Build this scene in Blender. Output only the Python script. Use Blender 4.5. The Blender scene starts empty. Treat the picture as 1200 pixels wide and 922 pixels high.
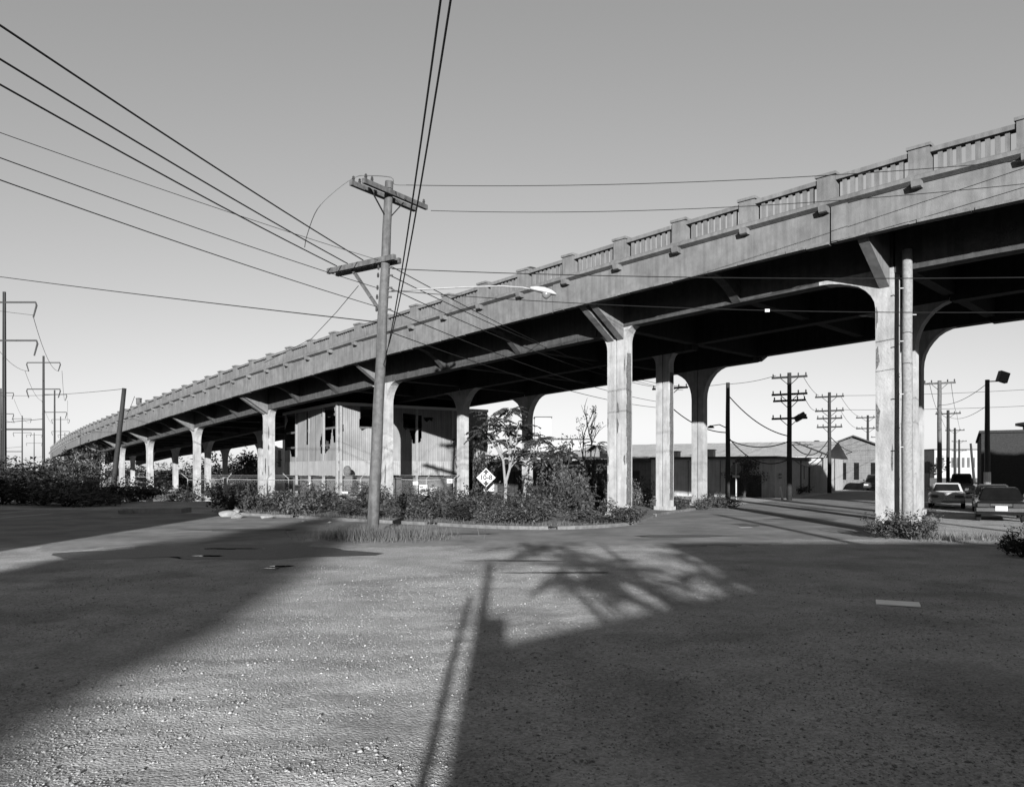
import bpy, bmesh, math, random
import numpy as np
from mathutils import Vector, Matrix

random.seed(7)
rng = np.random.default_rng(7)
sc = bpy.context.scene
col = sc.collection
R = math.radians

# ------------------------------------------------------------------ camera
FPX, EYE, HOR = 900.0, 2.1, 551.0           # focal length in photo pixels, eye height, horizon row
cam_d = bpy.data.cameras.new('camera')
cam = bpy.data.objects.new('camera', cam_d)
col.objects.link(cam)
cam.location = (0, 0, EYE)
cam.rotation_euler = (R(90), 0, 0)
cam_d.sensor_width = 36
cam_d.lens = 36 * FPX / 1200
cam_d.shift_y = (HOR - 461) / 1200
cam_d.clip_start = 0.1
cam_d.clip_end = 9000
sc.camera = cam

# ------------------------------------------------------------------ sky and sun
SUN_EL, SUN_AZ = R(12.0), R(0.6)            # low sun straight behind the camera
SKY_STRENGTH = 0.066
w = bpy.data.worlds.new('World')
sc.world = w
w.use_nodes = True
nt = w.node_tree
nt.nodes.clear()
sky = nt.nodes.new('ShaderNodeTexSky')
sky.sky_type = 'NISHITA'
sky.sun_disc = False
sky.sun_elevation = SUN_EL
sky.sun_rotation = math.pi + SUN_AZ
sky.air_density = 1.0
sky.dust_density = 0.4
bw = nt.nodes.new('ShaderNodeRGBToBW')      # black and white film
bg = nt.nodes.new('ShaderNodeBackground')
bg.inputs['Strength'].default_value = SKY_STRENGTH
wo = nt.nodes.new('ShaderNodeOutputWorld')
nt.links.new(sky.outputs[0], bw.inputs[0])
film = nt.nodes.new('ShaderNodeMath'); film.operation = 'POWER'   # the film's softer response to the sky
film.inputs[1].default_value = .74
nt.links.new(bw.outputs[0], film.inputs[0])
nt.links.new(film.outputs[0], bg.inputs[0])
nt.links.new(bg.outputs[0], wo.inputs[0])

sd = bpy.data.lights.new('sun', 'SUN')
sd.energy = 5.0
sd.angle = R(0.5)
sun = bpy.data.objects.new('sun', sd)
col.objects.link(sun)
d = Vector((-math.sin(SUN_AZ) * math.cos(SUN_EL), math.cos(SUN_AZ) * math.cos(SUN_EL), -math.sin(SUN_EL)))
sun.rotation_euler = d.to_track_quat('-Z', 'Y').to_euler()
sun.location = (0, -30, 40)

sc.view_settings.view_transform = 'Standard'
sc.view_settings.look = 'None'
sc.view_settings.exposure = 1.65
sc.view_settings.gamma = 1.0
sc.view_settings.use_curve_mapping = False

# ------------------------------------------------------------------ helpers
def sm(a, b, x):
    t = np.clip((x - a) / (b - a), 0, 1)
    return t * t * (3 - 2 * t)

def gz(x, y):
    """height of the terrain: level, dropping 1.6 m at the far left"""
    return -1.6 * sm(50, 80, y) * sm(10, 24, -x)

def P(px, py, Y):
    return Vector(((px - 600) / FPX * Y, Y, EYE + (HOR - py) / FPX * Y))

def G(px, py):
    Y = EYE * FPX / (py - HOR)
    return Vector(((px - 600) / FPX * Y, Y, 0))

ORG = {}
def _props(o, label, cat, group, kind):
    if label: o['label'] = label
    if cat: o['category'] = cat
    if group: o['group'] = group
    if kind: o['kind'] = kind

def thing(name, label, cat, loc=(0, 0, 0), rz=0.0, group=None):
    o = bpy.data.objects.new(name, None)
    o.empty_display_size = 0.3
    col.objects.link(o)
    o.location = loc
    o.rotation_euler = (0, 0, rz)
    ORG[o.name] = Matrix.Translation(Vector(loc)) @ Matrix.Rotation(rz, 4, 'Z')
    _props(o, label, cat, group, None)
    return o

def link_mesh(me, name, parent=None, M=None, world=True, label=None, cat=None, group=None, kind=None):
    """link mesh data as one object; M places it (world matrix when world, else relative to the parent)"""
    o = bpy.data.objects.new(name, me)
    col.objects.link(o)
    M = M if M is not None else Matrix.Identity(4)
    if parent is not None:
        o.parent = parent
        Wm = M if world else ORG[parent.name] @ M
        o.matrix_local = ORG[parent.name].inverted() @ Wm
        ORG[o.name] = Wm
    else:
        o.matrix_local = M
        ORG[o.name] = M
    _props(o, label, cat, group, kind)
    return o

class MB:
    def __init__(s):
        s.v = []; s.f = []
    def quadhex(s, p):
        """8 corners: 0-3 bottom ring, 4-7 top ring"""
        n = len(s.v); s.v += [tuple(q) for q in p]
        for q in ((0,3,2,1),(4,5,6,7),(0,1,5,4),(1,2,6,5),(2,3,7,6),(3,0,4,7)):
            s.f.append(tuple(n+i for i in q))
        return s
    def box(s, c, d, rz=0.0, M=None):
        hx, hy, hz = d[0]/2, d[1]/2, d[2]/2
        T = M if M is not None else Matrix.Translation(Vector(c)) @ Matrix.Rotation(rz, 4, 'Z')
        p = [T @ Vector(q) for q in ((-hx,-hy,-hz),(hx,-hy,-hz),(hx,hy,-hz),(-hx,hy,-hz),(-hx,-hy,hz),(hx,-hy,hz),(hx,hy,hz),(-hx,hy,hz))]
        return s.quadhex(p)
    def bar(s, a, b, wx, wz, up=(0,0,1)):
        """rectangular bar from a to b"""
        a = Vector(a); b = Vector(b); t = (b-a).normalized(); u = Vector(up)
        x = t.cross(u)
        if x.length < 1e-4: x = t.cross(Vector((1,0,0)))
        x.normalize(); z = x.cross(t).normalized()
        p = []
        for q in (a, b):
            for i, k in ((-1,-1),(1,-1),(1,1),(-1,1)):
                p.append(q + x*(i*wx/2) + z*(k*wz/2))
        return s.quadhex(p)
    def tube(s, pts, r, n=6, cap=True):
        pts = [Vector(p) for p in pts]
        rs = r if hasattr(r, '__len__') else [r]*len(pts)
        rings = []
        prev = None
        for i, p in enumerate(pts):
            t = (pts[min(i+1, len(pts)-1)] - pts[max(i-1, 0)]).normalized()
            if prev is None:
                ref = Vector((0,0,1)) if abs(t.z) < .9 else Vector((1,0,0))
                x = t.cross(ref).normalized()
            else:
                x = (prev - t*prev.dot(t)).normalized()
            prev = x; y = t.cross(x)
            base = len(s.v)
            for k in range(n):
                a = 2*math.pi*k/n
                s.v.append(tuple(p + (x*math.cos(a)+y*math.sin(a))*rs[i]))
            rings.append(base)
        for i in range(len(rings)-1):
            a, b = rings[i], rings[i+1]
            for k in range(n):
                s.f.append((a+k, a+(k+1)%n, b+(k+1)%n, b+k))
        if cap:
            s.f.append(tuple(rings[0]+k for k in reversed(range(n))))
            s.f.append(tuple(rings[-1]+k for k in range(n)))
        return s
    def prism(s, ring_a, ring_b):
        n = len(ring_a); b0 = len(s.v)
        s.v += [tuple(p) for p in ring_a] + [tuple(p) for p in ring_b]
        s.f.append(tuple(b0+i for i in range(n)))
        s.f.append(tuple(b0+n+i for i in reversed(range(n))))
        for i in range(n):
            j = (i+1) % n
            s.f.append((b0+j, b0+i, b0+n+i, b0+n+j))
        return s
    def poly(s, pts):
        b = len(s.v); s.v += [tuple(p) for p in pts]
        s.f.append(tuple(range(b, b+len(pts)))); return s
    def lathe(s, c, prof, n=12, axis=None):
        """profile [(r, z)] about the vertical through c, or about the given axis matrix"""
        T = axis if axis is not None else Matrix.Translation(Vector(c))
        rings = []
        for r, z in prof:
            b = len(s.v)
            for k in range(n):
                a = 2*math.pi*k/n
                s.v.append(tuple(T @ Vector((r*math.cos(a), r*math.sin(a), z))))
            rings.append(b)
        for i in range(len(rings)-1):
            a, b = rings[i], rings[i+1]
            for k in range(n): s.f.append((a+k, a+(k+1)%n, b+(k+1)%n, b+k))
        s.f.append(tuple(rings[0]+k for k in reversed(range(n))))
        s.f.append(tuple(rings[-1]+k for k in range(n)))
        return s
    def mesh(s, name, mat, smooth=False):
        me = bpy.data.meshes.new(name)
        me.from_pydata(s.v, [], s.f)
        bm = bmesh.new(); bm.from_mesh(me)
        bmesh.ops.recalc_face_normals(bm, faces=bm.faces)
        bm.to_mesh(me); bm.free()
        if mat: me.materials.append(mat)
        if smooth: me.polygons.foreach_set('use_smooth', [True]*len(me.polygons))
        return me
    def build(s, name, mat, parent=None, world=True, smooth=False, **kw):
        """vertices are world coordinates (or the parent's own when world=False)"""
        me = s.mesh(name, mat, smooth)
        if parent is not None and world:
            inv = ORG[parent.name].inverted(); me.transform(inv)
        return link_mesh(me, name, parent, Matrix.Identity(4), world=False, **kw)
    def build_at(s, name, mat, loc, smooth=False, **kw):
        """top-level mesh with its origin at loc"""
        me = s.mesh(name, mat, smooth)
        me.transform(Matrix.Translation(-Vector(loc)))
        return link_mesh(me, name, None, Matrix.Translation(Vector(loc)), **kw)

def fast_mesh(name, V, F, mat, smooth=False):
    """numpy vertices (n,3) and equal-sized faces (m,k)"""
    me = bpy.data.meshes.new(name)
    V = np.ascontiguousarray(V, dtype=np.float32); F = np.ascontiguousarray(F, dtype=np.int32)
    m, k = F.shape
    me.vertices.add(len(V)); me.vertices.foreach_set('co', V.ravel())
    me.loops.add(m*k); me.loops.foreach_set('vertex_index', F.ravel())
    me.polygons.add(m)
    me.polygons.foreach_set('loop_start', np.arange(0, m*k, k, dtype=np.int32))
    me.polygons.foreach_set('loop_total', np.full(m, k, dtype=np.int32))
    if smooth: me.polygons.foreach_set('use_smooth', np.ones(m, dtype=bool))
    me.materials.append(mat)
    me.update(calc_edges=True)
    me.validate()
    return me

# ------------------------------------------------------------------ materials (black and white, so all greys)
def gv(v): return (v, v, v, 1)

KA = .40      # overall paint and stone tones, set against the film's exposure
def mat(name, lo, hi, scale=3.0, rough=.85, bump=.0, bscale=30.0, streak=0.0, spec=.25, island=0.0, blotch=0.0, bdist=.02):
    lo, hi = lo*KA, hi*KA
    m = bpy.data.materials.new(name); m.use_nodes = True
    n = m.node_tree; b = n.nodes['Principled BSDF']
    b.inputs['Roughness'].default_value = rough
    b.inputs['Specular IOR Level'].default_value = spec
    geo = n.nodes.new('ShaderNodeNewGeometry')
    nz = n.nodes.new('ShaderNodeTexNoise'); nz.inputs['Scale'].default_value = scale
    nz.inputs['Detail'].default_value = 8; nz.inputs['Roughness'].default_value = .65
    n.links.new(geo.outputs['Position'], nz.inputs['Vector'])
    rp = n.nodes.new('ShaderNodeValToRGB')
    rp.color_ramp.elements[0].position = .3; rp.color_ramp.elements[0].color = gv(lo)
    rp.color_ramp.elements[1].position = .7; rp.color_ramp.elements[1].color = gv(hi)
    n.links.new(nz.outputs['Fac'], rp.inputs['Fac'])
    out = rp.outputs['Color']
    def mult(src, val_socket, fac):
        mx = n.nodes.new('ShaderNodeMix'); mx.data_type = 'RGBA'; mx.blend_type = 'MULTIPLY'
        mx.inputs[0].default_value = fac
        n.links.new(src, mx.inputs[6]); n.links.new(val_socket, mx.inputs[7])
        return mx.outputs[2]
    if streak:
        mp = n.nodes.new('ShaderNodeMapping'); mp.inputs['Scale'].default_value = (5.0, 5.0, .35)
        n.links.new(geo.outputs['Position'], mp.inputs['Vector'])
        s2 = n.nodes.new('ShaderNodeTexNoise'); s2.inputs['Scale'].default_value = 1.3; s2.inputs['Detail'].default_value = 6
        n.links.new(mp.outputs[0], s2.inputs['Vector'])
        r2 = n.nodes.new('ShaderNodeValToRGB')
        r2.color_ramp.elements[0].position = .36; r2.color_ramp.elements[0].color = gv(.35)
        r2.color_ramp.elements[1].position = .58; r2.color_ramp.elements[1].color = gv(1)
        n.links.new(s2.outputs['Fac'], r2.inputs['Fac'])
        out = mult(out, r2.outputs['Color'], streak)
    if blotch:
        s3 = n.nodes.new('ShaderNodeTexNoise'); s3.inputs['Scale'].default_value = .55; s3.inputs['Detail'].default_value = 5
        n.links.new(geo.outputs['Position'], s3.inputs['Vector'])
        r3 = n.nodes.new('ShaderNodeValToRGB')
        r3.color_ramp.elements[0].position = .38; r3.color_ramp.elements[0].color = gv(.45)
        r3.color_ramp.elements[1].position = .62; r3.color_ramp.elements[1].color = gv(1)
        n.links.new(s3.outputs['Fac'], r3.inputs['Fac'])
        out = mult(out, r3.outputs['Color'], blotch)
    if island:
        mr = n.nodes.new('ShaderNodeMapRange'); mr.inputs['To Min'].default_value = 1-island; mr.inputs['To Max'].default_value = 1+island*.6
        n.links.new(geo.outputs['Random Per Island'], mr.inputs['Value'])
        out = mult(out, mr.outputs['Result'], 1.0)
    n.links.new(out, b.inputs['Base Color'])
    if bump:
        nb = n.nodes.new('ShaderNodeTexNoise'); nb.inputs['Scale'].default_value = bscale; nb.inputs['Detail'].default_value = 6
        n.links.new(geo.outputs['Position'], nb.inputs['Vector'])
        bp = n.nodes.new('ShaderNodeBump'); bp.inputs['Strength'].default_value = bump; bp.inputs['Distance'].default_value = bdist
        n.links.new(nb.outputs['Fac'], bp.inputs['Height']); n.links.new(bp.outputs[0], b.inputs['Normal'])
    return m

def leafmat(name, lo, hi):
    m = mat(name, lo, hi, scale=1.2, rough=.6, island=.55, spec=.3)
    n = m.node_tree; b = n.nodes['Principled BSDF']
    src = b.inputs['Base Color'].links[0].from_socket
    tr = n.nodes.new('ShaderNodeBsdfTranslucent'); n.links.new(src, tr.inputs['Color'])
    mx = n.nodes.new('ShaderNodeMixShader'); mx.inputs[0].default_value = .22
    n.links.new(b.outputs[0], mx.inputs[1]); n.links.new(tr.outputs[0], mx.inputs[2])
    n.links.new(mx.outputs[0], n.nodes['Material Output'].inputs['Surface'])
    return m

M = {}
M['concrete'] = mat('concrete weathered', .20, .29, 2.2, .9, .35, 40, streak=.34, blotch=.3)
M['concrete_dark'] = mat('concrete darkened as shade', .022, .045, 3, .92, .4, 35, streak=.6)  # deep shade under the deck is put into this colour
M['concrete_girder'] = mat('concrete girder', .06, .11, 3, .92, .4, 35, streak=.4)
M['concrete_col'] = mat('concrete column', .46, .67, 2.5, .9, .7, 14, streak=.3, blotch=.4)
M['concrete_spall'] = mat('broken concrete and rust', .05, .28, 14, .95, 1.0, 30)
M['wood'] = mat('weathered pole wood', .10, .20, 6, .85, .5, 25, streak=.6)
M['wood_dark'] = mat('creosoted wood', .018, .045, 6, .8, .4, 25, streak=.4)
M['wire'] = mat('black wire', .012, .02, 5, .5)
M['steel'] = mat('galvanised steel', .3, .42, 8, .5, spec=.5)
M['steel_dark'] = mat('dark painted steel', .02, .04, 8, .5)
M['lampwhite'] = mat('pale lamp housing', .6, .72, 6, .45, spec=.5)
M['glass_lamp'] = mat('lamp lens', .2, .3, 6, .25, spec=.6)
M['insul'] = mat('porcelain insulator', .04, .08, 6, .7, spec=.2)
M['sheet'] = mat('corrugated cladding', .30, .40, .9, .75, .2, 25, streak=.32, blotch=.3, spec=.3)
M['sheet_low'] = mat('pale corrugated cladding', .36, .48, 1.2, .75, .2, 25, streak=.25, spec=.3)
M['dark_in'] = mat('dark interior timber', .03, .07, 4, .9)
M['leaf'] = leafmat('leaf mid', .055, .11)
M['leaf_dark'] = leafmat('leaf dark', .017, .04)
M['leaf_pale'] = leafmat('leaf pale', .10, .18)
M['grass'] = leafmat('dry grass', .13, .24)
M['bark'] = mat('pale bark', .22, .4, 12, .85, .3, 40)
M['bark_dark'] = mat('dark bark', .04, .09, 12, .85, .3, 40)
M['white'] = mat('white paint', .68, .8, 5, .6, streak=.12)
M['black'] = mat('black paint', .012, .02, 5, .6)
M['wall_grey'] = mat('grey painted block', .15, .25, 3, .9, .3, 12, streak=.3)
M['wall_pale'] = mat('pale painted wall', .5, .66, 2, .85, .2, 12, streak=.3)
M['brick_dark'] = mat('dark brick', .025, .05, 9, .9, .4, 20)
M['roof_pale'] = mat('pale metal roof', .5, .75, 1.5, .6, streak=.4)
M['roof_dark'] = mat('tar roof', .05, .1, 3, .9)
M['siding'] = mat('house siding', .17, .25, 2, .85, streak=.3)
M['glass'] = mat('dark window glass', .01, .02, 2, .08, spec=.6)
M['paint_white'] = mat('white car paint', .66, .72, 3, .3, spec=.5)
M['paint_dark'] = mat('dark car paint', .012, .02, 3, .2, spec=.6)
M['paint_grey'] = mat('grey car paint', .06, .09, 3, .25, spec=.6)
M['chrome'] = mat('chrome', .55, .7, 3, .2, spec=.8)
M['chrome'].node_tree.nodes['Principled BSDF'].inputs['Metallic'].default_value = .9
M['rubber'] = mat('tyre rubber', .015, .025, 8, .85)
M['tail'] = mat('tail lamp', .05, .08, 8, .25, spec=.5)
M['kerb'] = mat('kerb concrete', .14, .30, 5, .9, .5, 30, blotch=.4)
M['rock'] = mat('broken rubble', .25, .45, 6, .9, .8, 15)
M['pebble'] = mat('gravel stone', .40, .62, 10, .95, .3, 60, island=.5, spec=.05)
M['far'] = mat('far pale wall', .45, .55, .3, .9)
M['far_dark'] = mat('far grey wall', .10, .16, .3, .9)

# ------------------------------------------------------------------ ground, road, kerb
def lattice(seed):
    r = np.random.default_rng(seed).random((256, 256))
    def f(x, y):
        xi = np.floor(x).astype(int); yi = np.floor(y).astype(int)
        fx = x-xi; fy = y-yi; fx = fx*fx*(3-2*fx); fy = fy*fy*(3-2*fy)
        a = r[xi % 256, yi % 256]; b = r[(xi+1) % 256, yi % 256]; c = r[xi % 256, (yi+1) % 256]; e = r[(xi+1) % 256, (yi+1) % 256]
        return (a*(1-fx)+b*fx)*(1-fy)+(c*(1-fx)+e*fx)*fy
    return f
NZ = [lattice(k) for k in range(8)]

def ground_disp(x, y):
    a = (NZ[0](x*.3, y*.5)-.5)*.03 + (NZ[1](x*1.3, y*2.6)-.5)*.022 + (NZ[2](x*4, y*6)-.5)*.012 + (NZ[3](x*11, y*13)-.5)*.008 + (NZ[4](x*26, y*28)-.5)*.006
    # shallow wheel ruts curving across the lot
    q = y - 7.5 - .02*(x-1)**2 - .22*x
    for c, am in ((0, .012), (1.5, .012), (5.2, .014), (6.6, .014)):
        a -= am*np.exp(-((q-c)/.22)**2)*(.4+NZ[5](x*.6, y*.6))
    return a*(1-sm(14.5, 17.5, y))*sm(-6, -2, y) - .014*(1-sm(14.5, 17.5, y))

def axis_cols():
    xs = [0.0]
    while xs[-1] < 4000:
        x = xs[-1]
        xs.append(x + (.045 if x < 6 else .08 if x < 11 else max(.08, (x-11)*.09+.08)))
    xs = np.array(xs)
    return np.concatenate([-xs[:0:-1], xs])
def axis_rows():
    ys = [-4000, -1500, -500, -200, -100, -60, -40, -25, -15, -10, -6, -4, -2, -1, 0, 1, 1.7, 2.3, 2.7, 3.0]
    ys = [float(a) for a in ys]
    while ys[-1] < 4500:
        y = ys[-1]
        ys.append(y + (max(.035, .0085*y) if y < 18 else .05*y*min(1, .2+(y-18)/60)))
    return np.array(ys)

cx, cy = axis_cols(), axis_rows()
XX, YY = np.meshgrid(cx, cy)
ZZ = gz(XX, YY) + ground_disp(XX, YY)
nr, nc = XX.shape
idx = np.arange(nr*nc).reshape(nr, nc)
F = np.stack([idx[:-1, :-1], idx[:-1, 1:], idx[1:, 1:], idx[1:, :-1]], -1).reshape(-1, 4)

def ground_mat():
    m = mat('dusty gravel lot', .50, .74, 1.1, .95, 0, spec=.1)
    n = m.node_tree; b = n.nodes['Principled BSDF']
    geo = [k for k in n.nodes if k.type == 'NEW_GEOMETRY'][0]
    src = b.inputs['Base Color'].links[0].from_socket
    mp = n.nodes.new('ShaderNodeMapping'); mp.inputs['Scale'].default_value = (.55, .5, 1)
    n.links.new(geo.outputs['Position'], mp.inputs['Vector'])
    pt = n.nodes.new('ShaderNodeTexNoise'); pt.inputs['Scale'].default_value = 1.0; pt.inputs['Detail'].default_value = 7
    n.links.new(mp.outputs[0], pt.inputs['Vector'])
    r = n.nodes.new('ShaderNodeValToRGB')
    r.color_ramp.elements[0].position = .36; r.color_ramp.elements[0].color = gv(.42)
    r.color_ramp.elements[1].position = .52; r.color_ramp.elements[1].color = gv(1)
    n.links.new(pt.outputs['Fac'], r.inputs['Fac'])
    mx = n.nodes.new('ShaderNodeMix'); mx.data_type = 'RGBA'; mx.blend_type = 'MULTIPLY'; mx.inputs[0].default_value = .5
    n.links.new(src, mx.inputs[6]); n.links.new(r.outputs[0], mx.inputs[7])
    # fine stony speckle
    vo = n.nodes.new('ShaderNodeTexVoronoi'); vo.inputs['Scale'].default_value = 42
    n.links.new(geo.outputs['Position'], vo.inputs['Vector'])
    r2 = n.nodes.new('ShaderNodeMapRange'); r2.inputs['To Min'].default_value = .7; r2.inputs['To Max'].default_value = 1.3
    sepc = n.nodes.new('ShaderNodeSeparateColor'); n.links.new(vo.outputs['Color'], sepc.inputs[0])
    n.links.new(sepc.outputs[0], r2.inputs['Value'])
    m2 = n.nodes.new('ShaderNodeMix'); m2.data_type = 'RGBA'; m2.blend_type = 'MULTIPLY'; m2.inputs[0].default_value = .8
    n.links.new(mx.outputs[2], m2.inputs[6]); n.links.new(r2.outputs[0], m2.inputs[7])
    n.links.new(m2.outputs[2], b.inputs['Base Color'])
    nb = n.nodes.new('ShaderNodeTexNoise'); nb.inputs['Scale'].default_value = 38; nb.inputs['Detail'].default_value = 7; nb.inputs['Roughness'].default_value = .7
    n.links.new(geo.outputs['Position'], nb.inputs['Vector'])
    ad = n.nodes.new('ShaderNodeMath'); ad.operation = 'SUBTRACT'
    n.links.new(nb.outputs['Fac'], ad.inputs[0]); n.links.new(vo.outputs['Distance'], ad.inputs[1])
    bp = n.nodes.new('ShaderNodeBump'); bp.inputs['Strength'].default_value = .7; bp.inputs['Distance'].default_value = .014
    n.links.new(ad.outputs[0], bp.inputs['Height']); n.links.new(bp.outputs[0], b.inputs['Normal'])
    return m
M['ground'] = ground_mat()
def road_mat():
    m = mat('old dusty asphalt', .30, .46, 1.3, .92, .5, 45, blotch=.55, spec=.15)
    n = m.node_tree; b = n.nodes['Principled BSDF']; src = b.inputs['Base Color'].links[0].from_socket
    geo = [k for k in n.nodes if k.type == 'NEW_GEOMETRY'][0]
    sep = n.nodes.new('ShaderNodeSeparateXYZ'); n.links.new(geo.outputs['Position'], sep.inputs[0])
    nz = n.nodes.new('ShaderNodeTexNoise'); nz.inputs['Scale'].default_value = .6; nz.inputs['Detail'].default_value = 8
    n.links.new(geo.outputs['Position'], nz.inputs['Vector'])
    ma = n.nodes.new('ShaderNodeMath'); ma.operation = 'MULTIPLY_ADD'; ma.inputs[1].default_value = 9.0
    n.links.new(nz.outputs['Fac'], ma.inputs[0]); n.links.new(sep.outputs['Y'], ma.inputs[2])
    mr = n.nodes.new('ShaderNodeMapRange'); mr.interpolation_type = 'SMOOTHSTEP'
    mr.inputs['From Min'].default_value = 24.0; mr.inputs['From Max'].default_value = 28.5
    n.links.new(ma.outputs[0], mr.inputs['Value'])
    mx = n.nodes.new('ShaderNodeMix'); mx.data_type = 'RGBA'       # drifted dirt from the lot over the road edge
    n.links.new(mr.outputs[0], mx.inputs[0]); n.links.new(src, mx.inputs[7])
    g = [k for k in M['ground'].node_tree.nodes if k.type == 'BSDF_PRINCIPLED'][0]
    n2 = n.nodes.new('ShaderNodeTexNoise'); n2.inputs['Scale'].default_value = 3.0; n2.inputs['Detail'].default_value = 9
    n.links.new(geo.outputs['Position'], n2.inputs['Vector'])
    rp = n.nodes.new('ShaderNodeValToRGB'); rp.color_ramp.elements[0].position = .3; rp.color_ramp.elements[1].position = .7
    rp.color_ramp.elements[0].color = gv(.34*KA); rp.color_ramp.elements[1].color = gv(.60*KA)
    n.links.new(n2.outputs['Fac'], rp.inputs['Fac']); n.links.new(rp.outputs[0], mx.inputs[6])
    n.links.new(mx.outputs[2], b.inputs['Base Color'])
    return m
M['asphalt'] = road_mat()
M['tar'] = mat('tar patch', .10, .16, 2, .85, .4, 40)
M['paper'] = mat('pale board', 1.5, 1.8, 3, .8)
M['mud'] = mat('wet mud', .05, .09, 4, .55, .8, 9, spec=.4, bdist=.05)
M['water'] = mat('puddle water', .02, .03, 4, .04, spec=.6)
M['dirt'] = mat('dry verge dirt', .16, .28, 2, .95, .6, 22)

link_mesh(fast_mesh('ground', np.stack([XX, YY, ZZ], -1).reshape(-1, 3), F, M['ground'], True), 'ground', kind='structure')

def sheet(name, pts, z, m, kind='structure'):
    me = bpy.data.meshes.new(name)
    bm = bmesh.new()
    vs = [bm.verts.new((p[0], p[1], z)) for p in pts]
    f = bm.faces.new(vs)
    bmesh.ops.triangulate(bm, faces=[f])
    bmesh.ops.recalc_face_normals(bm, faces=bm.faces)
    for f in bm.faces:
        if f.normal.z < 0: f.normal_flip()
    bm.to_mesh(me); bm.free(); me.materials.append(m)
    return link_mesh(me, name, kind=kind)

KERB = [(-13.5, 36.4), (-10.3, 34.4), (-7.1, 32), (-3.3, 29.5), (-.5, 27.6), (1.6, 27.3), (3.4, 28.2), (4.8, 30), (5.9, 33), (7.0, 36.2), (9.6, 40.5), (13.5, 46.5), (20.6, 56.6)]
def smoothline(pts, k=6):
    out = []
    n = len(pts)
    for i in range(n-1):
        p0 = Vector(pts[max(i-1, 0)]); p1 = Vector(pts[i]); p2 = Vector(pts[i+1]); p3 = Vector(pts[min(i+2, n-1)])
        for j in range(k):
            t = j/k
            out.append(.5*((2*p1)+(-p0+p2)*t+(2*p0-5*p1+4*p2-p3)*t*t+(-p0+3*p1-3*p2+p3)*t**3))
    out.append(Vector(pts[-1])); return out
kl = smoothline(KERB)
near_edge = []
for i in range(900):
    x = -70 + i*(79.0/899); a_ = np.array
    y_ = 18.2 + 2.4*float(NZ[6](a_(x*.35+100), a_(3.3))) + 1.5*float(NZ[5](a_(x*1.3+90), a_(1.3))) + .9*float(NZ[4](a_(x*4.1+300), a_(2.3))) + .5*float(NZ[3](a_(x*9.7+800), a_(5.3)))
    near_edge.append((x, y_ + .02*max(0, x)*x))
right_edge = [(11.0, 23.5), (14.5, 27.5), (21.2, 38.5), (31.5, 56), (42, 73.8), (240, 410)]
far_line = [(-70, 47), (-22, 40.5)] + [(p.x, p.y) for p in kl]
fxs, fys = [p[0] for p in far_line if p[0] <= 5.4], [p[1] for p in far_line if p[0] <= 5.4]
rm = MB(); strip = [p for p in near_edge if p[0] <= 4.6]; NV = 5
for (x, y) in strip:
    yf = float(np.interp(x, fxs, fys))
    for k in range(NV+1): rm.v.append((x, y+(yf-y)*k/NV, .004))
for a in range(len(strip)-1):
    for k in range(NV):
        b_ = a*(NV+1)+k; rm.f.append((b_, b_+NV+1, b_+NV+2, b_+1))
last = strip[-1]; lf = float(np.interp(last[0], fxs, fys))
right_pts = [last] + [p for p in near_edge if p[0] > 4.6] + right_edge + [(232, 415), (31.0, 73.2)] + [(p.x, p.y) for p in reversed(kl) if p.x > 4.75] + [(last[0], lf)]
from mathutils.geometry import tessellate_polygon
b_ = len(rm.v); rm.v += [(p[0], p[1], .004) for p in right_pts]
for t_ in tessellate_polygon([[Vector((p[0], p[1], 0)) for p in right_pts]]): rm.f.append(tuple(b_+q for q in t_))
me = bpy.data.meshes.new('road'); me.from_pydata(rm.v, [], rm.f); me.materials.append(M['asphalt'])
bm = bmesh.new(); bm.from_mesh(me)
for f in bm.faces:
    f.normal_update()
    if f.normal.z < 0: f.normal_flip()
bm.to_mesh(me); bm.free()
link_mesh(me, 'road', kind='structure')
# verge behind the kerb
verge = [(p.x + .1, p.y + .17) for p in kl if p.x < 9.7] + [(12, 48.5), (12, 49), (-16, 49), (-14.4, 37)]
sheet('verge', verge, .09, M['dirt'])
kb = MB()
prevs = None
for i in range(len(kl)-1):
    a, b = kl[i], kl[i+1]
    if a.x > 9.6: break
    if i % 11 == 7: continue                                # broken-out kerb stones
    kb.bar((a.x, a.y, .045 + .01*random.random()), (b.x, b.y, .045 + .01*random.random()), .17, .15)
kb.build_at('kerb', M['kerb'], (0, 29, 0), kind='structure')
# painted lines on the left carriageway
for a, b in (((0, 607), (62, 601.5)), ((0, 601.5), (40, 598)), ((75, 607), (96, 606)), ((130, 606), (185, 604))):
    A, B = G(*a), G(*b); n_ = Vector((-(B-A).y, (B-A).x, 0)).normalized()*.07
    sheet('road_line', [(A-n_)[:2], (B-n_)[:2], (B+n_)[:2], (A+n_)[:2]], .009, M['white'])
A, B = G(868, 618.5), G(876, 618.0)
sheet('road_line', [(A.x, A.y-.1), (B.x+.2, B.y-.1), (B.x+.2, B.y+.35), (A.x, A.y+.35)], .009, M['white'])

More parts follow.
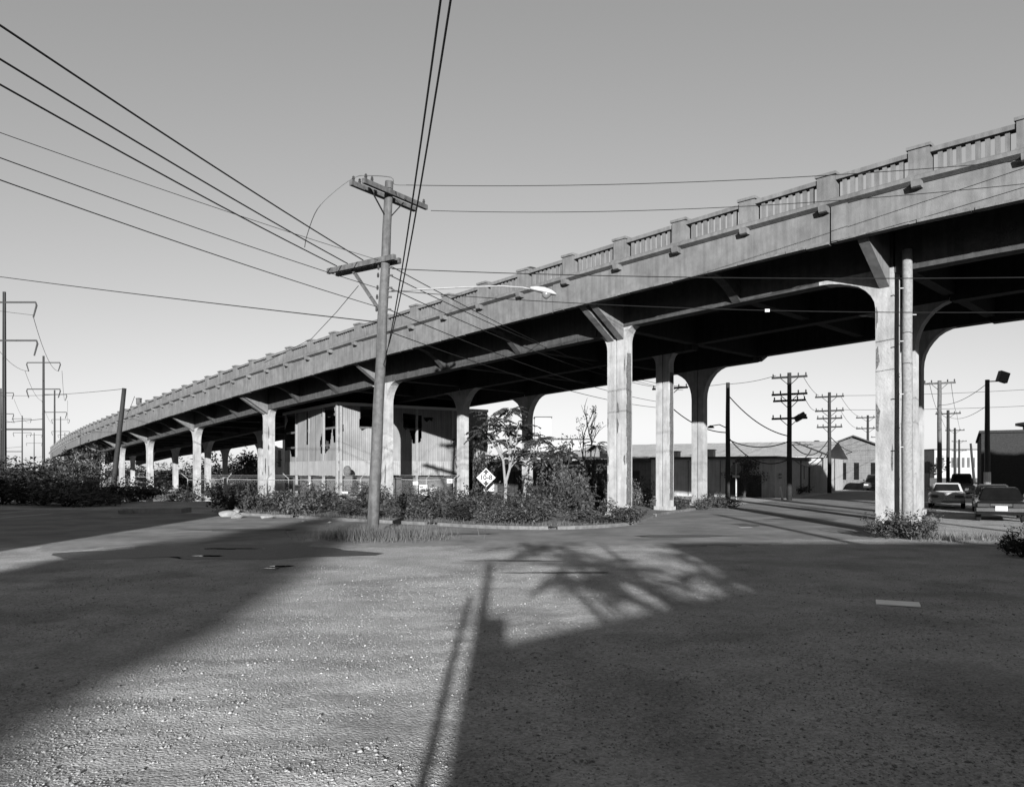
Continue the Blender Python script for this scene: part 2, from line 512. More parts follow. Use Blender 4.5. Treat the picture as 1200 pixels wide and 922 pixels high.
def blob(cx_, cy_, rx, ry, n=28, jag=.3, seed=1):
    r = random.Random(seed); out = []
    ph = [r.uniform(0, 6.28) for _ in range(4)]
    for i in range(n):
        a = 2*math.pi*i/n
        q = 1 + jag*(.5*math.sin(2*a+ph[0])+.4*math.sin(3*a+ph[1])+.35*math.sin(5*a+ph[2])+.3*math.sin(9*a+ph[3]))
        out.append((cx_+rx*q*math.cos(a), cy_+ry*q*math.sin(a)))
    return out
c = G(262, 646); sheet('mud_patch', blob(c.x, c.y, 3.1, 2.2, 40, .35, 3), .0062, M['mud'])
for (px, py, rx, ry, s) in ((270, 643, .62, .16, 4), (243, 651.5, .42, .13, 5), (330, 663.5, .3, .10, 6), (318, 666, .15, .06, 7)):
    c = G(px, py); sheet('puddle', blob(c.x, c.y, rx, ry, 24, .45, s), .0085, M['water'])
for (px, py, rx, ry, s) in ((470, 690, 1.1, .3, 11), (600, 657, .9, .10, 12), (400, 700, .9, .35, 13), (660, 671, .9, .12, 14)):
    c = G(px, py); sheet('mud_patch', blob(c.x, c.y, rx, ry, 40, .5, s), .0082, M['mud']) if py < 672 else None

for (x_, y_, rx, ry, sd_) in ((12.5, 33, 1.3, .9, 21), (5.5, 24.5, 1.6, .5, 22), (-1.5, 25.3, 1.0, .35, 23), (16.5, 42, .8, 1.6, 24), (-9.5, 27, 1.8, .6, 25), (9.0, 29.5, .5, .8, 26)):
    sheet('tar_patch', blob(x_, y_, rx, ry, 30, .3, sd_), .0075, M['tar'])
# loose stones on the lot
def octa():
    V = np.array([(1,0,0),(-1,0,0),(0,1,0),(0,-1,0),(0,0,1),(0,0,-1)], float)
    Fc = np.array([(0,2,4),(2,1,4),(1,3,4),(3,0,4),(2,0,5),(1,2,5),(3,1,5),(0,3,5)])
    return V, Fc
def stones(n, ymin, ymax, smin, smax, seed, lim=.72):
    r = np.random.default_rng(seed)
    V0, F0 = octa()
    y = ymin*(ymax/ymin)**(r.random(n))
    x = (r.random(n)*2-1)*(y*lim+.8)
    # gather into drifts
    keep = (NZ[6](x*.8+40, y*1.1+7) + .55*NZ[7](x*3, y*3) + r.random(n)*.5) > .85
    x, y = x[keep], y[keep]; n = len(x)
    s = smin*(smax/smin)**(r.random(n)**2.2)
    z = gz(x, y) + ground_disp(x, y)
    V = V0[None]*np.ones((n, 1, 1)) + r.normal(0, .22, (n, 6, 3))
    V = V*np.stack([s, s*r.uniform(.6, 1, n), s*r.uniform(.35, .65, n)], -1)[:, None, :]
    a = r.random(n)*6.283; ca, sa = np.cos(a)[:, None], np.sin(a)[:, None]
    X = V[..., 0]*ca - V[..., 1]*sa; Y = V[..., 0]*sa + V[..., 1]*ca
    V = np.stack([X + x[:, None], Y + y[:, None], V[..., 2] + (z + s*.2)[:, None]], -1)
    Fq = F0[None] + (np.arange(n)*6)[:, None, None]
    return V.reshape(-1, 3), Fq.reshape(-1, 3)
V1, F1 = stones(110000, 4.2, 17, .0035, .013, 5)
V2, F2 = stones(11000, 4.2, 17, .009, .024, 6)
link_mesh(fast_mesh('gravel', np.concatenate([V1, V2]), np.concatenate([F1, F2+len(V1)]), M['pebble']), 'gravel',
          label='loose stones scattered over the dirt lot', cat='gravel', kind='stuff')

# ------------------------------------------------------------------ the viaduct
KN = [0, 22, 38.5, 55, 68.75, 79.75, 100, 170]
HD = np.radians([45.37, 42.97, 44.3, 40.9, 39.7, 39.5, 36, 34])
DS = .25
S_ = np.arange(-70, 180, DS); I0 = int(70/DS)
PL = np.zeros((len(S_), 2)); PL[I0] = (12.01, 22.68)
for i in range(I0, len(S_)-1):
    th = np.interp(S_[i]+DS/2, KN, HD); PL[i+1] = PL[i]+DS*np.array([-math.sin(th), math.cos(th)])
for i in range(I0, 0, -1):
    th = np.interp(S_[i]-DS/2, KN, HD); PL[i-1] = PL[i]-DS*np.array([-math.sin(th), math.cos(th)])
ZS = [-70, -20, 0, 8.25, 16.5, 30.25, 38.5, 46.75, 55, 63, 74, 90, 121, 148, 180]
ZT = [11.75, 11.75, 11.63, 11.36, 11.06, 10.55, 10.14, 9.73, 9.33, 8.98, 8.50, 7.95, 7.35, 6.4, 5.2]
def vtop(s): return float(np.interp(s, ZS, ZT))          # top of the parapet posts
def vb(s): return vtop(s) - 2.2                           # underside of the fascia
def vth(s): return float(np.interp(s, KN, HD))
def V(s, off, dz):
    """point at chainage s (running away to the left), off metres inward from the near fascia, dz above the fascia underside"""
    th = vth(s)
    return Vector((float(np.interp(s, S_, PL[:, 0])) + off*math.cos(th), float(np.interp(s, S_, PL[:, 1])) + off*math.sin(th), vb(s)+dz))
def VM(s, off, dz):
    th = vth(s); c = V(s, off, dz)
    t = Vector((-math.sin(th), math.cos(th), 0)); n = Vector((math.cos(th), math.sin(th), 0))
    Mx = Matrix.Identity(4)
    for r_ in range(3):
        Mx[r_][0] = t[r_]; Mx[r_][1] = -n[r_]; Mx[r_][2] = (0, 0, 1)[r_]; Mx[r_][3] = c[r_]
    return Mx                                             # x along the bridge, y outward, z up
S0, S1, STEP = -58.0, 152.0, 2.75
viaduct = thing('viaduct', 'long concrete road viaduct on columns with a balustraded parapet', 'viaduct', (G(730, 607).x, G(730, 607).y, 0))

def sweep(name, prof_fn, s0, s1, step, m, cap=True, parent=None):
    """prof_fn(s) -> closed list of (off, dz)"""
    mb = MB(); rings = []
    n = max(1, int(round((s1-s0)/step)))
    for i in range(n+1):
        s = s0+(s1-s0)*i/n
        pr = prof_fn(s); b = len(mb.v)
        mb.v += [tuple(V(s, o, dz)) for o, dz in pr]; rings.append(b); k = len(pr)
    for i in range(n):
        a, b = rings[i], rings[i+1]
        for j in range(k):
            mb.f.append((a+j, a+(j+1) % k, b+(j+1) % k, b+j))
    mb.f.append(tuple(rings[0]+j for j in range(k))); mb.f.append(tuple(rings[-1]+j for j in reversed(range(k))))
    return mb.build(name, m, parent or viaduct)

OFFC, WID = 2.45, 12.0                                    # near column line, distance to the far column line
FAR = 2*OFFC + WID                                        # far fascia
BENTS = [-44, -29, -14, 1.4, 12.9, 30.8, 46.3, 61.8, 77.2, 90.0, 104.0, 118.0]
SKEW = {1.4: 3.3, 12.9: 3.7, -14: 2.0}                    # shift of the far column where the street passes
DOUBLE = {1.4, 12.9, 46.3}
def gdep(s):                                              # girder depth below the fascia underside
    return .80 if s < 1.4 else .74 if s < 12.9 else .98
# deck slab with road surface
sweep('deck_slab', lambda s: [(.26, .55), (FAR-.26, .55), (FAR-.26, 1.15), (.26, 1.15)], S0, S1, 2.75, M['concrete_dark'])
for nm, o in (('outer_girder', OFFC), ('middle_girder', OFFC+WID/2), ('far_girder', OFFC+WID)):
    for a, b in ((S0, 1.4), (1.4, 12.9), (12.9, 30.8), (30.8, 61.8), (61.8, S1)):
        q = gdep((a+b)/2)
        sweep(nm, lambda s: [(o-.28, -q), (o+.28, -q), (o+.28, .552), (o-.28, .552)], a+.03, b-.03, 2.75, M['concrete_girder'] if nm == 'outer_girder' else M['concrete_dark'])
# near fascia in lengths between joints, with a ragged lower lip, and the far fascia
JOINTS = [S0, -27.5, -13.75, 2.6, 14.6, 30.25, 38.5, 52.25, 66.0, 79.75, 93.5, 107.25, S1]
for a, b in zip(JOINTS[:-1], JOINTS[1:]):
    sweep('fascia', lambda s: [(0, 0), (.25, 0), (.25, 1.36), (0, 1.36)], a+.03, b-.03, 2.75, M['concrete'])
    mb = MB(); s = a+.05
    while s < b-.1:
        l = min(random.uniform(.5, 2.2), b-.05-s)
        if random.random() < .85:
            h = random.uniform(.05, .10); q0 = random.uniform(-.03, 0)
            p = [V(s, -.035, q0), V(s+l, -.035, q0), V(s+l, .2, q0-.02), V(s, .2, q0-.02), V(s, -.03, q0+h), V(s+l, -.03, q0+h), V(s+l, .2, q0+h), V(s, .2, q0+h)]
            mb.quadhex(p)
        s += l + random.uniform(0, .25)
    mb.build('fascia_lip', M['kerb'], viaduct, kind='stuff')
    if b < S1: sweep('pilaster', lambda s: [(-.05, .03), (.01, .03), (.01, 1.15), (-.05, 1.15)], b-.55, b-.04, .5, M['concrete'])
sweep('far_fascia', lambda s: [(FAR-.25, 0), (FAR, 0), (FAR, 1.36), (FAR-.25, 1.36)], S0, S1, 2.75, M['concrete'])
# cornice ledge
CORN = lambda s: [(-.03, 1.12), (-.20, 1.20), (-.20, 1.31), (-.10, 1.37), (.55, 1.37), (.55, 1.16), (.26, 1.12)]
sweep('cornice', CORN, S0, S1, 2.75, M['concrete'])
sweep('far_cornice', lambda s: [(FAR-.55, 1.16), (FAR+.2, 1.2), (FAR+.2, 1.31), (FAR-.55, 1.37)], S0, S1, 2.75, M['concrete'])
# parapet posts, corbels, rails and balusters
post_me = MB().box((0, 0, .40), (.58, .42, .80)).box((0, 0, .845), (.68, .52, .09)).box((0, 0, .03), (.64, .48, .06)).mesh('post', M['concrete'])
corb = MB()
corb.prism([Vector((-.13, -.02, 0)), Vector((-.13, -.02, .2)), Vector((-.13, .30, .2)), Vector((-.13, .26, .03)), Vector((-.13, .20, 0))],
           [Vector((.13, -.02, 0)), Vector((.13, -.02, .2)), Vector((.13, .30, .2)), Vector((.13, .26, .03)), Vector((.13, .20, 0))])
corb_me = corb.mesh('corbel', M['concrete'])
bal_me = MB().box((0, 0, .34), (.12, .11, .60)).mesh('baluster', M['concrete'])
i = int(round(S0/STEP)); nb_ = 0; restV = MB(); rest_far = MB()
POSTS = []
while i*STEP < S1-.1:
    POSTS.append(i*STEP); i += 1
nearest = sorted(POSTS, key=lambda s: (0 if -3.5 < s < 104 else 1, abs(s-45)))
part_bays = set(nearest[:37])
for s in POSTS:
    link_mesh(post_me, 'post', viaduct, VM(s, .20, 1.37))
    link_mesh(corb_me, 'corbel', viaduct, VM(s, 0, .96))
    e = s+STEP
    if e > S1: break
    mb = MB()                                             # coping rail and bottom rail of one bay
    for z0, z1, hw in ((.62, .76, .16), (0.0, .05, .12)):
        a, b = s+.295, e-.295
        p = []
        for dz in (z0, z1):
            p += [V(a, .20-hw, 1.37+dz), V(b, .20-hw, 1.37+dz), V(b, .20+hw, 1.37+dz), V(a, .20+hw, 1.37+dz)]
        mb.quadhex(p)
    mb.build('rail', M['concrete'], viaduct)
    for k in range(8):
        q = s+.29+(k+1)*(STEP-.58)/9
        if s in part_bays: link_mesh(bal_me, 'baluster', viaduct, VM(q, .20, 1.37))
        else: restV.box(None, (.12, .11, .60), M=VM(q, .20, 1.37+.34))
    p = []                                                # far parapet: coping and balusters
    for dz in (.62, .76): p += [V(s, FAR-.36, 1.37+dz), V(e, FAR-.36, 1.37+dz), V(e, FAR-.06, 1.37+dz), V(s, FAR-.06, 1.37+dz)]
    rest_far.quadhex(p)
    rest_far.box(None, (.58, .42, .86), M=VM(s, FAR-.2, 1.37+.43))
    for k in range(8): rest_far.box(None, (.145, .17, .62), M=VM(s+.29+(k+1)*(STEP-.58)/9, FAR-.20, 1.37+.31))
restV.build('baluster_run', M['concrete'], viaduct, kind='stuff')
rest_far.build('far_parapet', M['concrete'], viaduct, kind='stuff')
# cantilever brackets, floor beams and ribs on the outer girder
BR = sorted(set([round(b, 2) for b in BENTS] + [-50, -38, -35, -23, -20, -8.5, -3.6, 7.1, 19.0, 24.9, 36.0, 41.1, 51.5, 56.6, 67, 72, 81.5, 86, 95, 99.5, 109, 113.5, 123, 128, 133, 138]))
for s in BR:
    q = gdep(s+.01)
    def ring(ds):
        pts = [V(s+ds, OFFC-.285, -q+.02), V(s+ds, OFFC-.285, .553), V(s+ds, .25, .553), V(s+ds, .25, .02)]
        for k in range(1, 7):
            t = k/7; o = .25+(OFFC-.535)*t
            pts.append(V(s+ds, o, .02-(q)*(t**2.0)))
        return pts
    if s in BENTS:                                        # deep knee brackets on the columns
        for ds in ((-.27, .27) if s in DOUBLE and s != 1.4 else (.3,) if s == 1.4 else (0,)):
            def knee(e):
                return [V(s+ds+e, OFFC-.275, -1.25), V(s+ds+e, OFFC-.275, .553), V(s+ds+e, .25, .553), V(s+ds+e, .25, -.03)]
            MB().prism(knee(-.16), knee(.16)).build('bracket', M['concrete'], viaduct)
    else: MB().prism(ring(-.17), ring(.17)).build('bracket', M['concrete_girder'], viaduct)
    def fb(o0, o1):
        p = []
        for dz in (-q*.75, .551):
            p += [V(s-.2, o0, dz), V(s+.2, o0, dz), V(s+.2, o1, dz), V(s-.2, o1, dz)]
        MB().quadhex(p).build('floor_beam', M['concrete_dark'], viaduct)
    fb(OFFC+.285, OFFC+WID/2-.285); fb(OFFC+WID/2+.285, OFFC+WID-.285)
    def ring2(ds):
        return [V(s+ds, OFFC+WID+.285, -q+.02), V(s+ds, FAR-.25, .02), V(s+ds, FAR-.25, .553), V(s+ds, OFFC+WID+.285, .553)]
    MB().prism(ring2(-.17), ring2(.17)).build('bracket', M['concrete'], viaduct)
rib_me = MB().box((0, 0, 0), (.05, .05, .30)).mesh('rib', M['concrete_girder'])
s = 14.0
while s < 60:
    if min(abs(s-b) for b in BR) > .35: link_mesh(rib_me, 'rib', viaduct, VM(s, OFFC-.305, -gdep(s)+.17+random.uniform(-.02, .04)))
    s += 1.03 + random.uniform(-.05, .05)
# columns with curved haunches
def column(s, off, half=None, wt=.58, wn=.56, r=(1.05, 1.4), name='column'):
    """half: None both haunches, -1 / +1 only the one towards smaller / larger chainage"""
    q = gdep(s + (.01 if half != -1 else -.01)) - .01
    c = V(s, off, 0); base = float(gz(np.array(c.x), np.array(c.y))) - .15
    top = c.z - q
    prof = []
    def arc(sgn):
        out = []
        for k in range(9):
            a = k/8*math.pi/2
            out.append((sgn*(wt/2 + r[0]*(1-math.cos(a))), top - r[1] + r[1]*math.sin(a)))
        return out
    left = arc(-1) if half in (None, -1) else [(-wt/2, top)]
    right = arc(1) if half in (None, 1) else [(wt/2, top)]
    prof = [(-wt/2, base)] + left + [(x, z+.12) for x, z in (left[-1:] + right[-1:])] + right[::-1] + [(wt/2, base)]
    # straight lower face between the arc feet
    A, B = [], []
    th = vth(s); t = Vector((-math.sin(th), math.cos(th), 0)); n = Vector((math.cos(th), math.sin(th), 0))
    c0 = Vector((c.x, c.y, 0))
    for x, z in prof:
        g = (vb(s+x)-vb(s)) if z > top-.3 else 0
        A.append(c0 + t*x - n*(wn/2) + Vector((0, 0, z+g))); B.append(c0 + t*x + n*(wn/2) + Vector((0, 0, z+g)))
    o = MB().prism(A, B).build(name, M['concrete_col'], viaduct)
    # stepped footing
    MB().box((c.x, c.y, base+.26), (wt+.14, wn+.14, .34), th).build('footing', M['concrete_col'], o)
    return o
def spall(s, off, z0, z1, wdt, side, seed, parent):
    """strip of broken concrete with bared bars on the side face of a column (side: -1 the face towards smaller chainage)"""
    r = random.Random(seed); mb = MB()
    z = z0
    while z < z1:
        h = r.uniform(.18, .4); o0 = off-wdt/2*r.uniform(.7, 1.05); o1 = off+wdt/2*r.uniform(.7, 1.05)
        p = []
        for zz in (z, z+h):
            for ss, oo in ((s, o0), (s+side*.012, o0), (s+side*.012, o1), (s, o1)):
                v = V(ss, oo, 0); v.z = zz; p.append(v)
        mb.quadhex(p); z += h
    mb.build('spalled_patch', M['concrete_spall'], parent)
    rb = MB()
    for k in (-1, 0, 1):
        a = V(s+side*.03, off+k*wdt*.3, 0); a.z = z0+.1; b = V(s+side*.03, off+k*wdt*.28, 0); b.z = z1-.2
        rb.tube([a, (a+b)/2+Vector((.02, 0, 0)), b], .012, 5)
    rb.build('bared_bar', M['steel_dark'], parent)
def chips(s, off, parent, seed, n):
    """patches of broken concrete on the outer face of a column"""
    r = random.Random(seed); th = vth(s); t = Vector((-math.sin(th), math.cos(th), 0)); n_ = Vector((math.cos(th), math.sin(th), 0))
    wn = .24 if parent.data.vertices and off < 3 else .24
    lo = min(v.co.z for v in parent.data.vertices); hi = vb(s)-2.4
    half = {True: .27, False: .22}[seed > 40 or seed == 17]
    face = .291 if seed == 17 else (.271 if seed > 40 else .241)
    for k in range(n):
        z = lo+.3+(hi-lo)*r.random(); w_ = r.uniform(.04, .13); h_ = r.uniform(.12, .55); e = r.choice((-1, 1)); A, B = [], []
        m = 9
        for i in range(m):
            a = 2*math.pi*i/m; q = r.uniform(.6, 1.15)
            x = max(-half, min(half, e*(half-.02)+w_*q*math.cos(a))); p = V(s, off, 0); p = Vector((p.x, p.y, 0))+t*x-n_*face+Vector((0, 0, z+h_*q*math.sin(a)))
            A.append(p-n_*.006); B.append(p+n_*.03)
        MB().prism(A, B).build('spalled_patch', M['concrete_spall'], parent)
for b in BENTS:
    for k, o in enumerate((OFFC, OFFC+WID/2, OFFC+WID)):
        s = b + SKEW.get(b, 0)*k/2
        rr = (.5, .7) if k == 0 and b in DOUBLE else (1.15, 1.25) if k == 0 else (1.5, 1.7)
        if b == 1.4 and k == 0:
            chips(s+.3, o, column(s+.3, o, 1, .58, .58, (1.9, 1.15)), 17, 6)
        elif b in DOUBLE:
            wt_, wn_, dd_ = (.45, .48, .27) if k == 0 else (.36, .42, .22)
            if b == 12.9 and k == 1: rr = (.35, .6)
            c1 = column(s-dd_, o, -1, wt_, wn_, rr); c2 = column(s+dd_, o, 1, wt_, wn_, rr)
            if k == 0: chips(s-.27, o, c1, int(b)+3, 4); chips(s+.27, o, c2, int(b)+4, 4)
            if b == 12.9 and k < 2: spall(s-dd_-wt_/2-.001, o, .6, vb(s)-1.9, wn_*.75, -1, 5+k, c1)
        else:
            c1 = column(s, o, None, .56, .54, rr)
            if k == 0: chips(s, o, c1, int(b)+50, 5 if s > 40 else 3)

# ------------------------------------------------------------------ poles, wires
def pole_tube(a, b, r0, r1, n=10, wob=.02):
    a, b = Vector(a), Vector(b); pts = []; rs = []
    for i in range(9):
        t = i/8; p = a.lerp(b, t)
        if 0 < i < 8: p += Vector((random.uniform(-wob, wob), random.uniform(-wob, wob), 0))
        pts.append(p); rs.append(r0+(r1-r0)*t)
    return MB().tube(pts, rs, n)
def insulator(mb, p, s=1.0):
    mb.lathe(p, [(.02*s, 0), (.05*s, .03*s), (.035*s, .06*s), (.06*s, .09*s), (.035*s, .12*s), (.045*s, .16*s), (.02*s, .19*s)], 8)
def wire(label, a, b, sag=.3, r=.014, n=18, mid=None):
    a, b = Vector(a), Vector(b); pts = []
    for i in range(n+1):
        t = i/n; p = a.lerp(b, t); p.z -= sag*4*t*(1-t); pts.append(p)
    return MB().tube(pts, r, 5).build_at('overhead_wire', M['wire'], a, label=label, cat='wire', group='overhead wires')

PB, PT = Vector((-4.52, 24.9, 0)), Vector((-3.98, 24.9, 11.45))
pole = thing('utility_pole', 'weathered leaning wooden utility pole in front of the viaduct with two crossarms and a lamp', 'utility pole', PB)
pm = pole_tube(PB - Vector((0, 0, .1)), PT, .20, .135, 12).build('pole', M['wood'], pole, smooth=True)
def onpole(z): return PB.lerp(PT, z/PT.z)
for o, sh in ((-.16, 0), (.16, .16)):
    a = Vector((-4.89+sh, 23.8, 11.04)); b = Vector((-3.20+sh, 26.25, 11.04)); dd = (b-a).normalized(); side = Vector((dd.y, -dd.x, 0))
    ca = MB().bar(a+side*o, b+side*o, .12, .15).build('crossarm', M['wood'], pole)
    mb = MB()
    for t in (.04, .13, .95):
        insulator(mb, (a+side*o).lerp(b+side*o, t)+Vector((0, 0, .075)), .9)
    mb.build('insulators', M['insul'], ca, kind='stuff')
for s_ in (-1, 1):
    m_ = onpole(10.2); dd = Vector((1.69, 2.45, 0)).normalized()
    MB().bar(m_, m_+dd*s_*.75+Vector((0, 0, .78)), .05, .02).build('brace', M['steel_dark'], pole)
for o in (-.2, .2):
    a, b = Vector((-6.18, 26.45, 8.9)), Vector((-3.75, 24.75, 8.9)); dd = (b-a).normalized(); side = Vector((dd.y, -dd.x, 0))
    ca = MB().bar(a+side*o, b+side*o+dd*(.15 if o > 0 else 0), .13, .17).build('crossarm', M['wood'], pole)
    mb = MB()
    if o < 0:
        for t in (.06, .25, .5): insulator(mb, (a+side*o).lerp(b+side*o, t)+Vector((0, 0, .085)), .9)
        mb.build('insulators', M['insul'], ca, kind='stuff')
MB().bar(onpole(7.25)+Vector((-.1, .1, 0)), Vector((-5.35, 25.85, 8.82)), .09, .09).build('brace', M['wood'], pole)
hw = MB()
for z in (8.65, 8.4, 8.0, 7.7, 7.3):
    q = onpole(z); hw.box((q.x+.2, q.y-.06, z), (.14, .06, .05)); insulator(hw, (q.x-.2, q.y-.1, z-.08), .8)
hw.build('pole_hardware', M['insul'], pole, kind='stuff')
# street lamp on a long arm
q = onpole(7.9)
A_ = [q+Vector((.15, 0, 0)), q+Vector((1.2, -.15, .03)), q+Vector((2.6, -.35, .05)), q+Vector((3.8, -.5, .05)), q+Vector((4.5, -.6, -.02)), q+Vector((4.75, -.63, -.08))]
arm = MB().tube(A_, [.032, .03, .028, .026, .025, .025], 8).build('lamp_arm', M['steel'], pole, smooth=True)
hd = MB(); e = A_[-1]
Mx = Matrix.Translation(e+Vector((.38, -.05, -.08))) @ Matrix.Rotation(R(14), 4, 'Y')
secs = []
for x, wy, z0, z1 in ((-.42, .06, -.04, .05), (-.25, .12, -.06, .10), (.0, .17, -.06, .14), (.25, .16, -.05, .11), (.42, .08, -.03, .04)):
    secs.append([Mx @ Vector((x, wy*math.cos(a), (z1 if math.sin(a) > 0 else -z0)*math.sin(a))) for a in [k*math.pi/5 for k in range(10)]])
for i in range(len(secs)):
    b0 = len(hd.v); hd.v += [tuple(v) for v in secs[i]]
for i in range(len(secs)-1):
    for k in range(10): hd.f.append((i*10+k, i*10+(k+1) % 10, (i+1)*10+(k+1) % 10, (i+1)*10+k))
hd.f.append(tuple(range(9, -1, -1))); hd.f.append(tuple(40+k for k in range(10)))
lh = hd.build('lamp_head', M['lampwhite'], pole, smooth=True)
MB().lathe(None, [(.15, .0), (.14, -.07), (.09, -.15), (.03, -.18)], 12, axis=Mx @ Matrix.Translation((.12, 0, -.03))).build('lens', M['glass_lamp'], lh, smooth=True)

# slender round post standing against the right-hand column
q = Vector((P(1063, 625, 24.75).x, 24.75, 0))
rp = thing('round_post', 'slender round mottled post standing against the big right column', 'post', q)
pole_tube(q-Vector((0, 0, .1)), q+Vector((0, 0, 9.2)), .175, .15, 12, .012).build('shaft', M['bark'], rp, smooth=True)
for k in range(8):
    z = 2.0+k*.85; sx = -1 if k % 2 else 1
    MB().bar((q.x+sx*.14, q.y-.05, z), (q.x+sx*.27, q.y-.05, z), .03, .03).build('step_bolt', M['steel'], rp)
# wires running from the pole towards the upper left
up = ['topmost of three thick black wires rising to the upper left from the lower crossarm',
      'middle of three thick black wires rising to the upper left from the lower crossarm',
      'lowest of three thick black wires rising to the upper left from the lower crossarm']
for k, (y0, t, r_) in enumerate(((25, .5, .019), (65, .25, .019), (95, .07, .019))):
    s0 = Vector((-6.18, 26.45, 9.1)).lerp(Vector((-3.75, 24.75, 9.1)), t)
    Y0 = (s0.z-.15-2.1)*900/(551-y0); q = P(0, y0, Y0); e = s0+(q-s0)*2.3; e.z = s0.z+.3
    wire(up[k], s0, e, .35, r_)
for lab, (y0, z, hz, r_) in zip(('thin grey wire rising to the left edge, highest of the thin three', 'thin grey wire rising to the left edge, second of the thin three', 'thin wire from mid pole to the left edge, lowest of the thin three'),
                          ((159, 8.9, 8.5, .008), (168, 8.0, 8.2, .011), (190, 7.4, 7.7, .012))):
    s0 = onpole(z)+Vector((-.2, 0, 0)); Y0 = (hz-2.1)*900/(551-y0); q = P(0, y0, Y0); e = s0+(q-s0)*2.2; e.z = hz+.3
    wire(lab, s0, e, .3, r_)
q0 = onpole(6.9)+Vector((-.15, 0, 0)); wire('long single wire crossing the sky from the left edge to the utility pole', P(-40, 319, 40), q0, .05, .018)
# two thick cables climbing steeply over the camera
for k, (x0, lab) in enumerate(((488.5, 'left one of two thick black cables climbing steeply to the top edge'), (496.5, 'right one of two thick black cables climbing steeply to the top edge'))):
    s0 = onpole(5.5+.35*k)+Vector((.12+.05*k, -.12, 0)); q = P(x0, 0, 11.0); e = s0+(q-s0)*1.9; e.z = q.z+.3
    wire(lab, s0, e, 1.03+.12*k, .0135)
# guy wire down to the left, loop of cable at the top
MB().tube([P(420, 335, 25), P(395, 365, 28), P(365, 397, 32), P(310, 425, 38)], .012, 5).build_at('guy_wire', M['wire'], P(420, 335, 25), label='thin slanting guy wire crossing below the lower crossarm on the left', cat='wire', group='overhead wires')
lp = smoothline([P(476, 217, 24.2), P(462, 216, 24.2), P(458, 208, 24.2), P(430, 206, 24), P(416, 208, 24), P(395, 222, 24), P(372, 245, 24), P(360, 275, 24.4), P(357, 290, 24.6)], 5)
MB().tube(lp, .012, 5).build_at('jumper_wire', M['wire'], lp[0], label='curved jumper wire looping down left from the top crossarm', cat='wire', group='overhead wires')
# wires to the right, in front of the viaduct
for lab, a, (px, py, Y0), sg, r_ in (
    ('upper of two wires running right from the top crossarm', P(470, 217, 24.4), (1182, 180, 20.6), .28, .011),
    ('lower of two wires running right from the top crossarm', P(505, 247, 26.2), (1182, 205, 20.8), .35, .011),
    ('wire running right across the fascia below the crossarms', onpole(8.6)+Vector((.25, -.1, 0)), (1182, 320, 20.7), .15, .014),
    ('slack wire with a small white tag running right under the fascia', onpole(7.9)+Vector((.25, -.1, 0)), (1182, 357, 20.6), .25, .012)):
    q = P(px, py, Y0); e = a+(q-a)*1.25
    wire(lab, a, e, sg*1.3, r_, 24)
MB().box(P(899, 364, 21.75), (.13, .04, .08)).build_at('wire_tag', M['white'], P(899, 364, 21.75), label='small white tag hanging on the wire under the viaduct', cat='tag')

# plain utility poles in the background
def upole(px, Y, H, label, arms, group, r=.15, m='wood_dark', lean=0, ang=R(-31), extra=None, X=None):
    x = (px-600)/900*Y if X is None else X
    t = thing('utility_pole', label, 'utility pole', (x, Y, 0), 0, group)
    pole_tube((x, Y, -.1), (x+lean, Y, H), r, r*.72, 8, .01).build('pole', M[m], t, smooth=True)
    dx = Vector((math.cos(ang), math.sin(ang), 0))
    for (z, half, dbl) in arms:
        c_ = Vector((x+lean*z/H, Y, z))
        a = MB().bar(c_-dx*half, c_+dx*half, .12, .14).build('crossarm', M[m], t)
        for sg in (-1, 1): MB().bar(c_+dx*sg*half*.55, c_-Vector((0, 0, .6)), .03, .05).build('brace', M[m], t)
        mb = MB()
        for k in (-.92, -.5, .5, .92): insulator(mb, c_+dx*half*k+Vector((0, 0, .07)), 1.1)
        mb.build('insulators', M['insul'], a, kind='stuff')
    if extra: extra(t, x, Y)
    return t
def can(t, x, Y, z=5.6, s=1):
    MB().lathe((x+.3, Y-.1, z), [(.2, 0), (.22, .05), (.22, .75), (.15, .85)], 10).build('transformer', M['steel_dark'], t)
def lamp_out(px, py):
    def f(t, x, Y):
        q = P(px, py, Y); a = MB().tube([(x, Y, q.z-.2), ((x+q.x)/2, Y, q.z+.1), q], .04, 6).build('lamp_arm', M['steel_dark'], t)
        MB().lathe(q-Vector((0, 0, .15)), [(.28, 0), (.2, .12), (.06, .2)], 10).build('lamp_shade', M['steel_dark'], a)
    return f
GP = 'utility poles along the far side street'
p1 = upole(925, 54, 8.95, 'tall black pole with four crossarms before the white building', [(8.65, 1.2, 0), (7.45, 1.2, 0), (7.0, 1.1, 0), (5.75, 1.2, 0)], GP, .2,
           extra=lambda t, x, Y: MB().box(None, (.75, .3, .4), M=Matrix.Translation((x+.75, Y, 5.85)) @ Matrix.Rotation(R(-30), 4, 'Y')).build('floodlight', M['steel_dark'], t))
p2 = upole(972, 71, 9.3, 'tall black pole with crossarms beside the gabled house', [(8.9, 1.25, 0), (7.6, 1.25, 0), (6.9, 1.1, 0), (6.1, 1.1, 0)], GP, .2)
p3 = upole(1017, 99, 9.2, 'distant pole with two crossarms and transformers right of the gabled house', [(8.9, 1.4, 0), (7.5, 1.4, 0)], GP, .2, extra=lambda t, x, Y: can(t, x, Y, 4.6))
p4 = upole(853, 57, 8.6, 'bare black pole with a lamp bracket behind the middle columns', [], GP, .2, extra=lamp_out(833, 499))
p5 = upole(785, 58.5, 8.6, 'black pole with one crossarm seen between two columns', [(8.35, 1.4, 0)], GP, .22)
GR = 'utility poles along the right street'
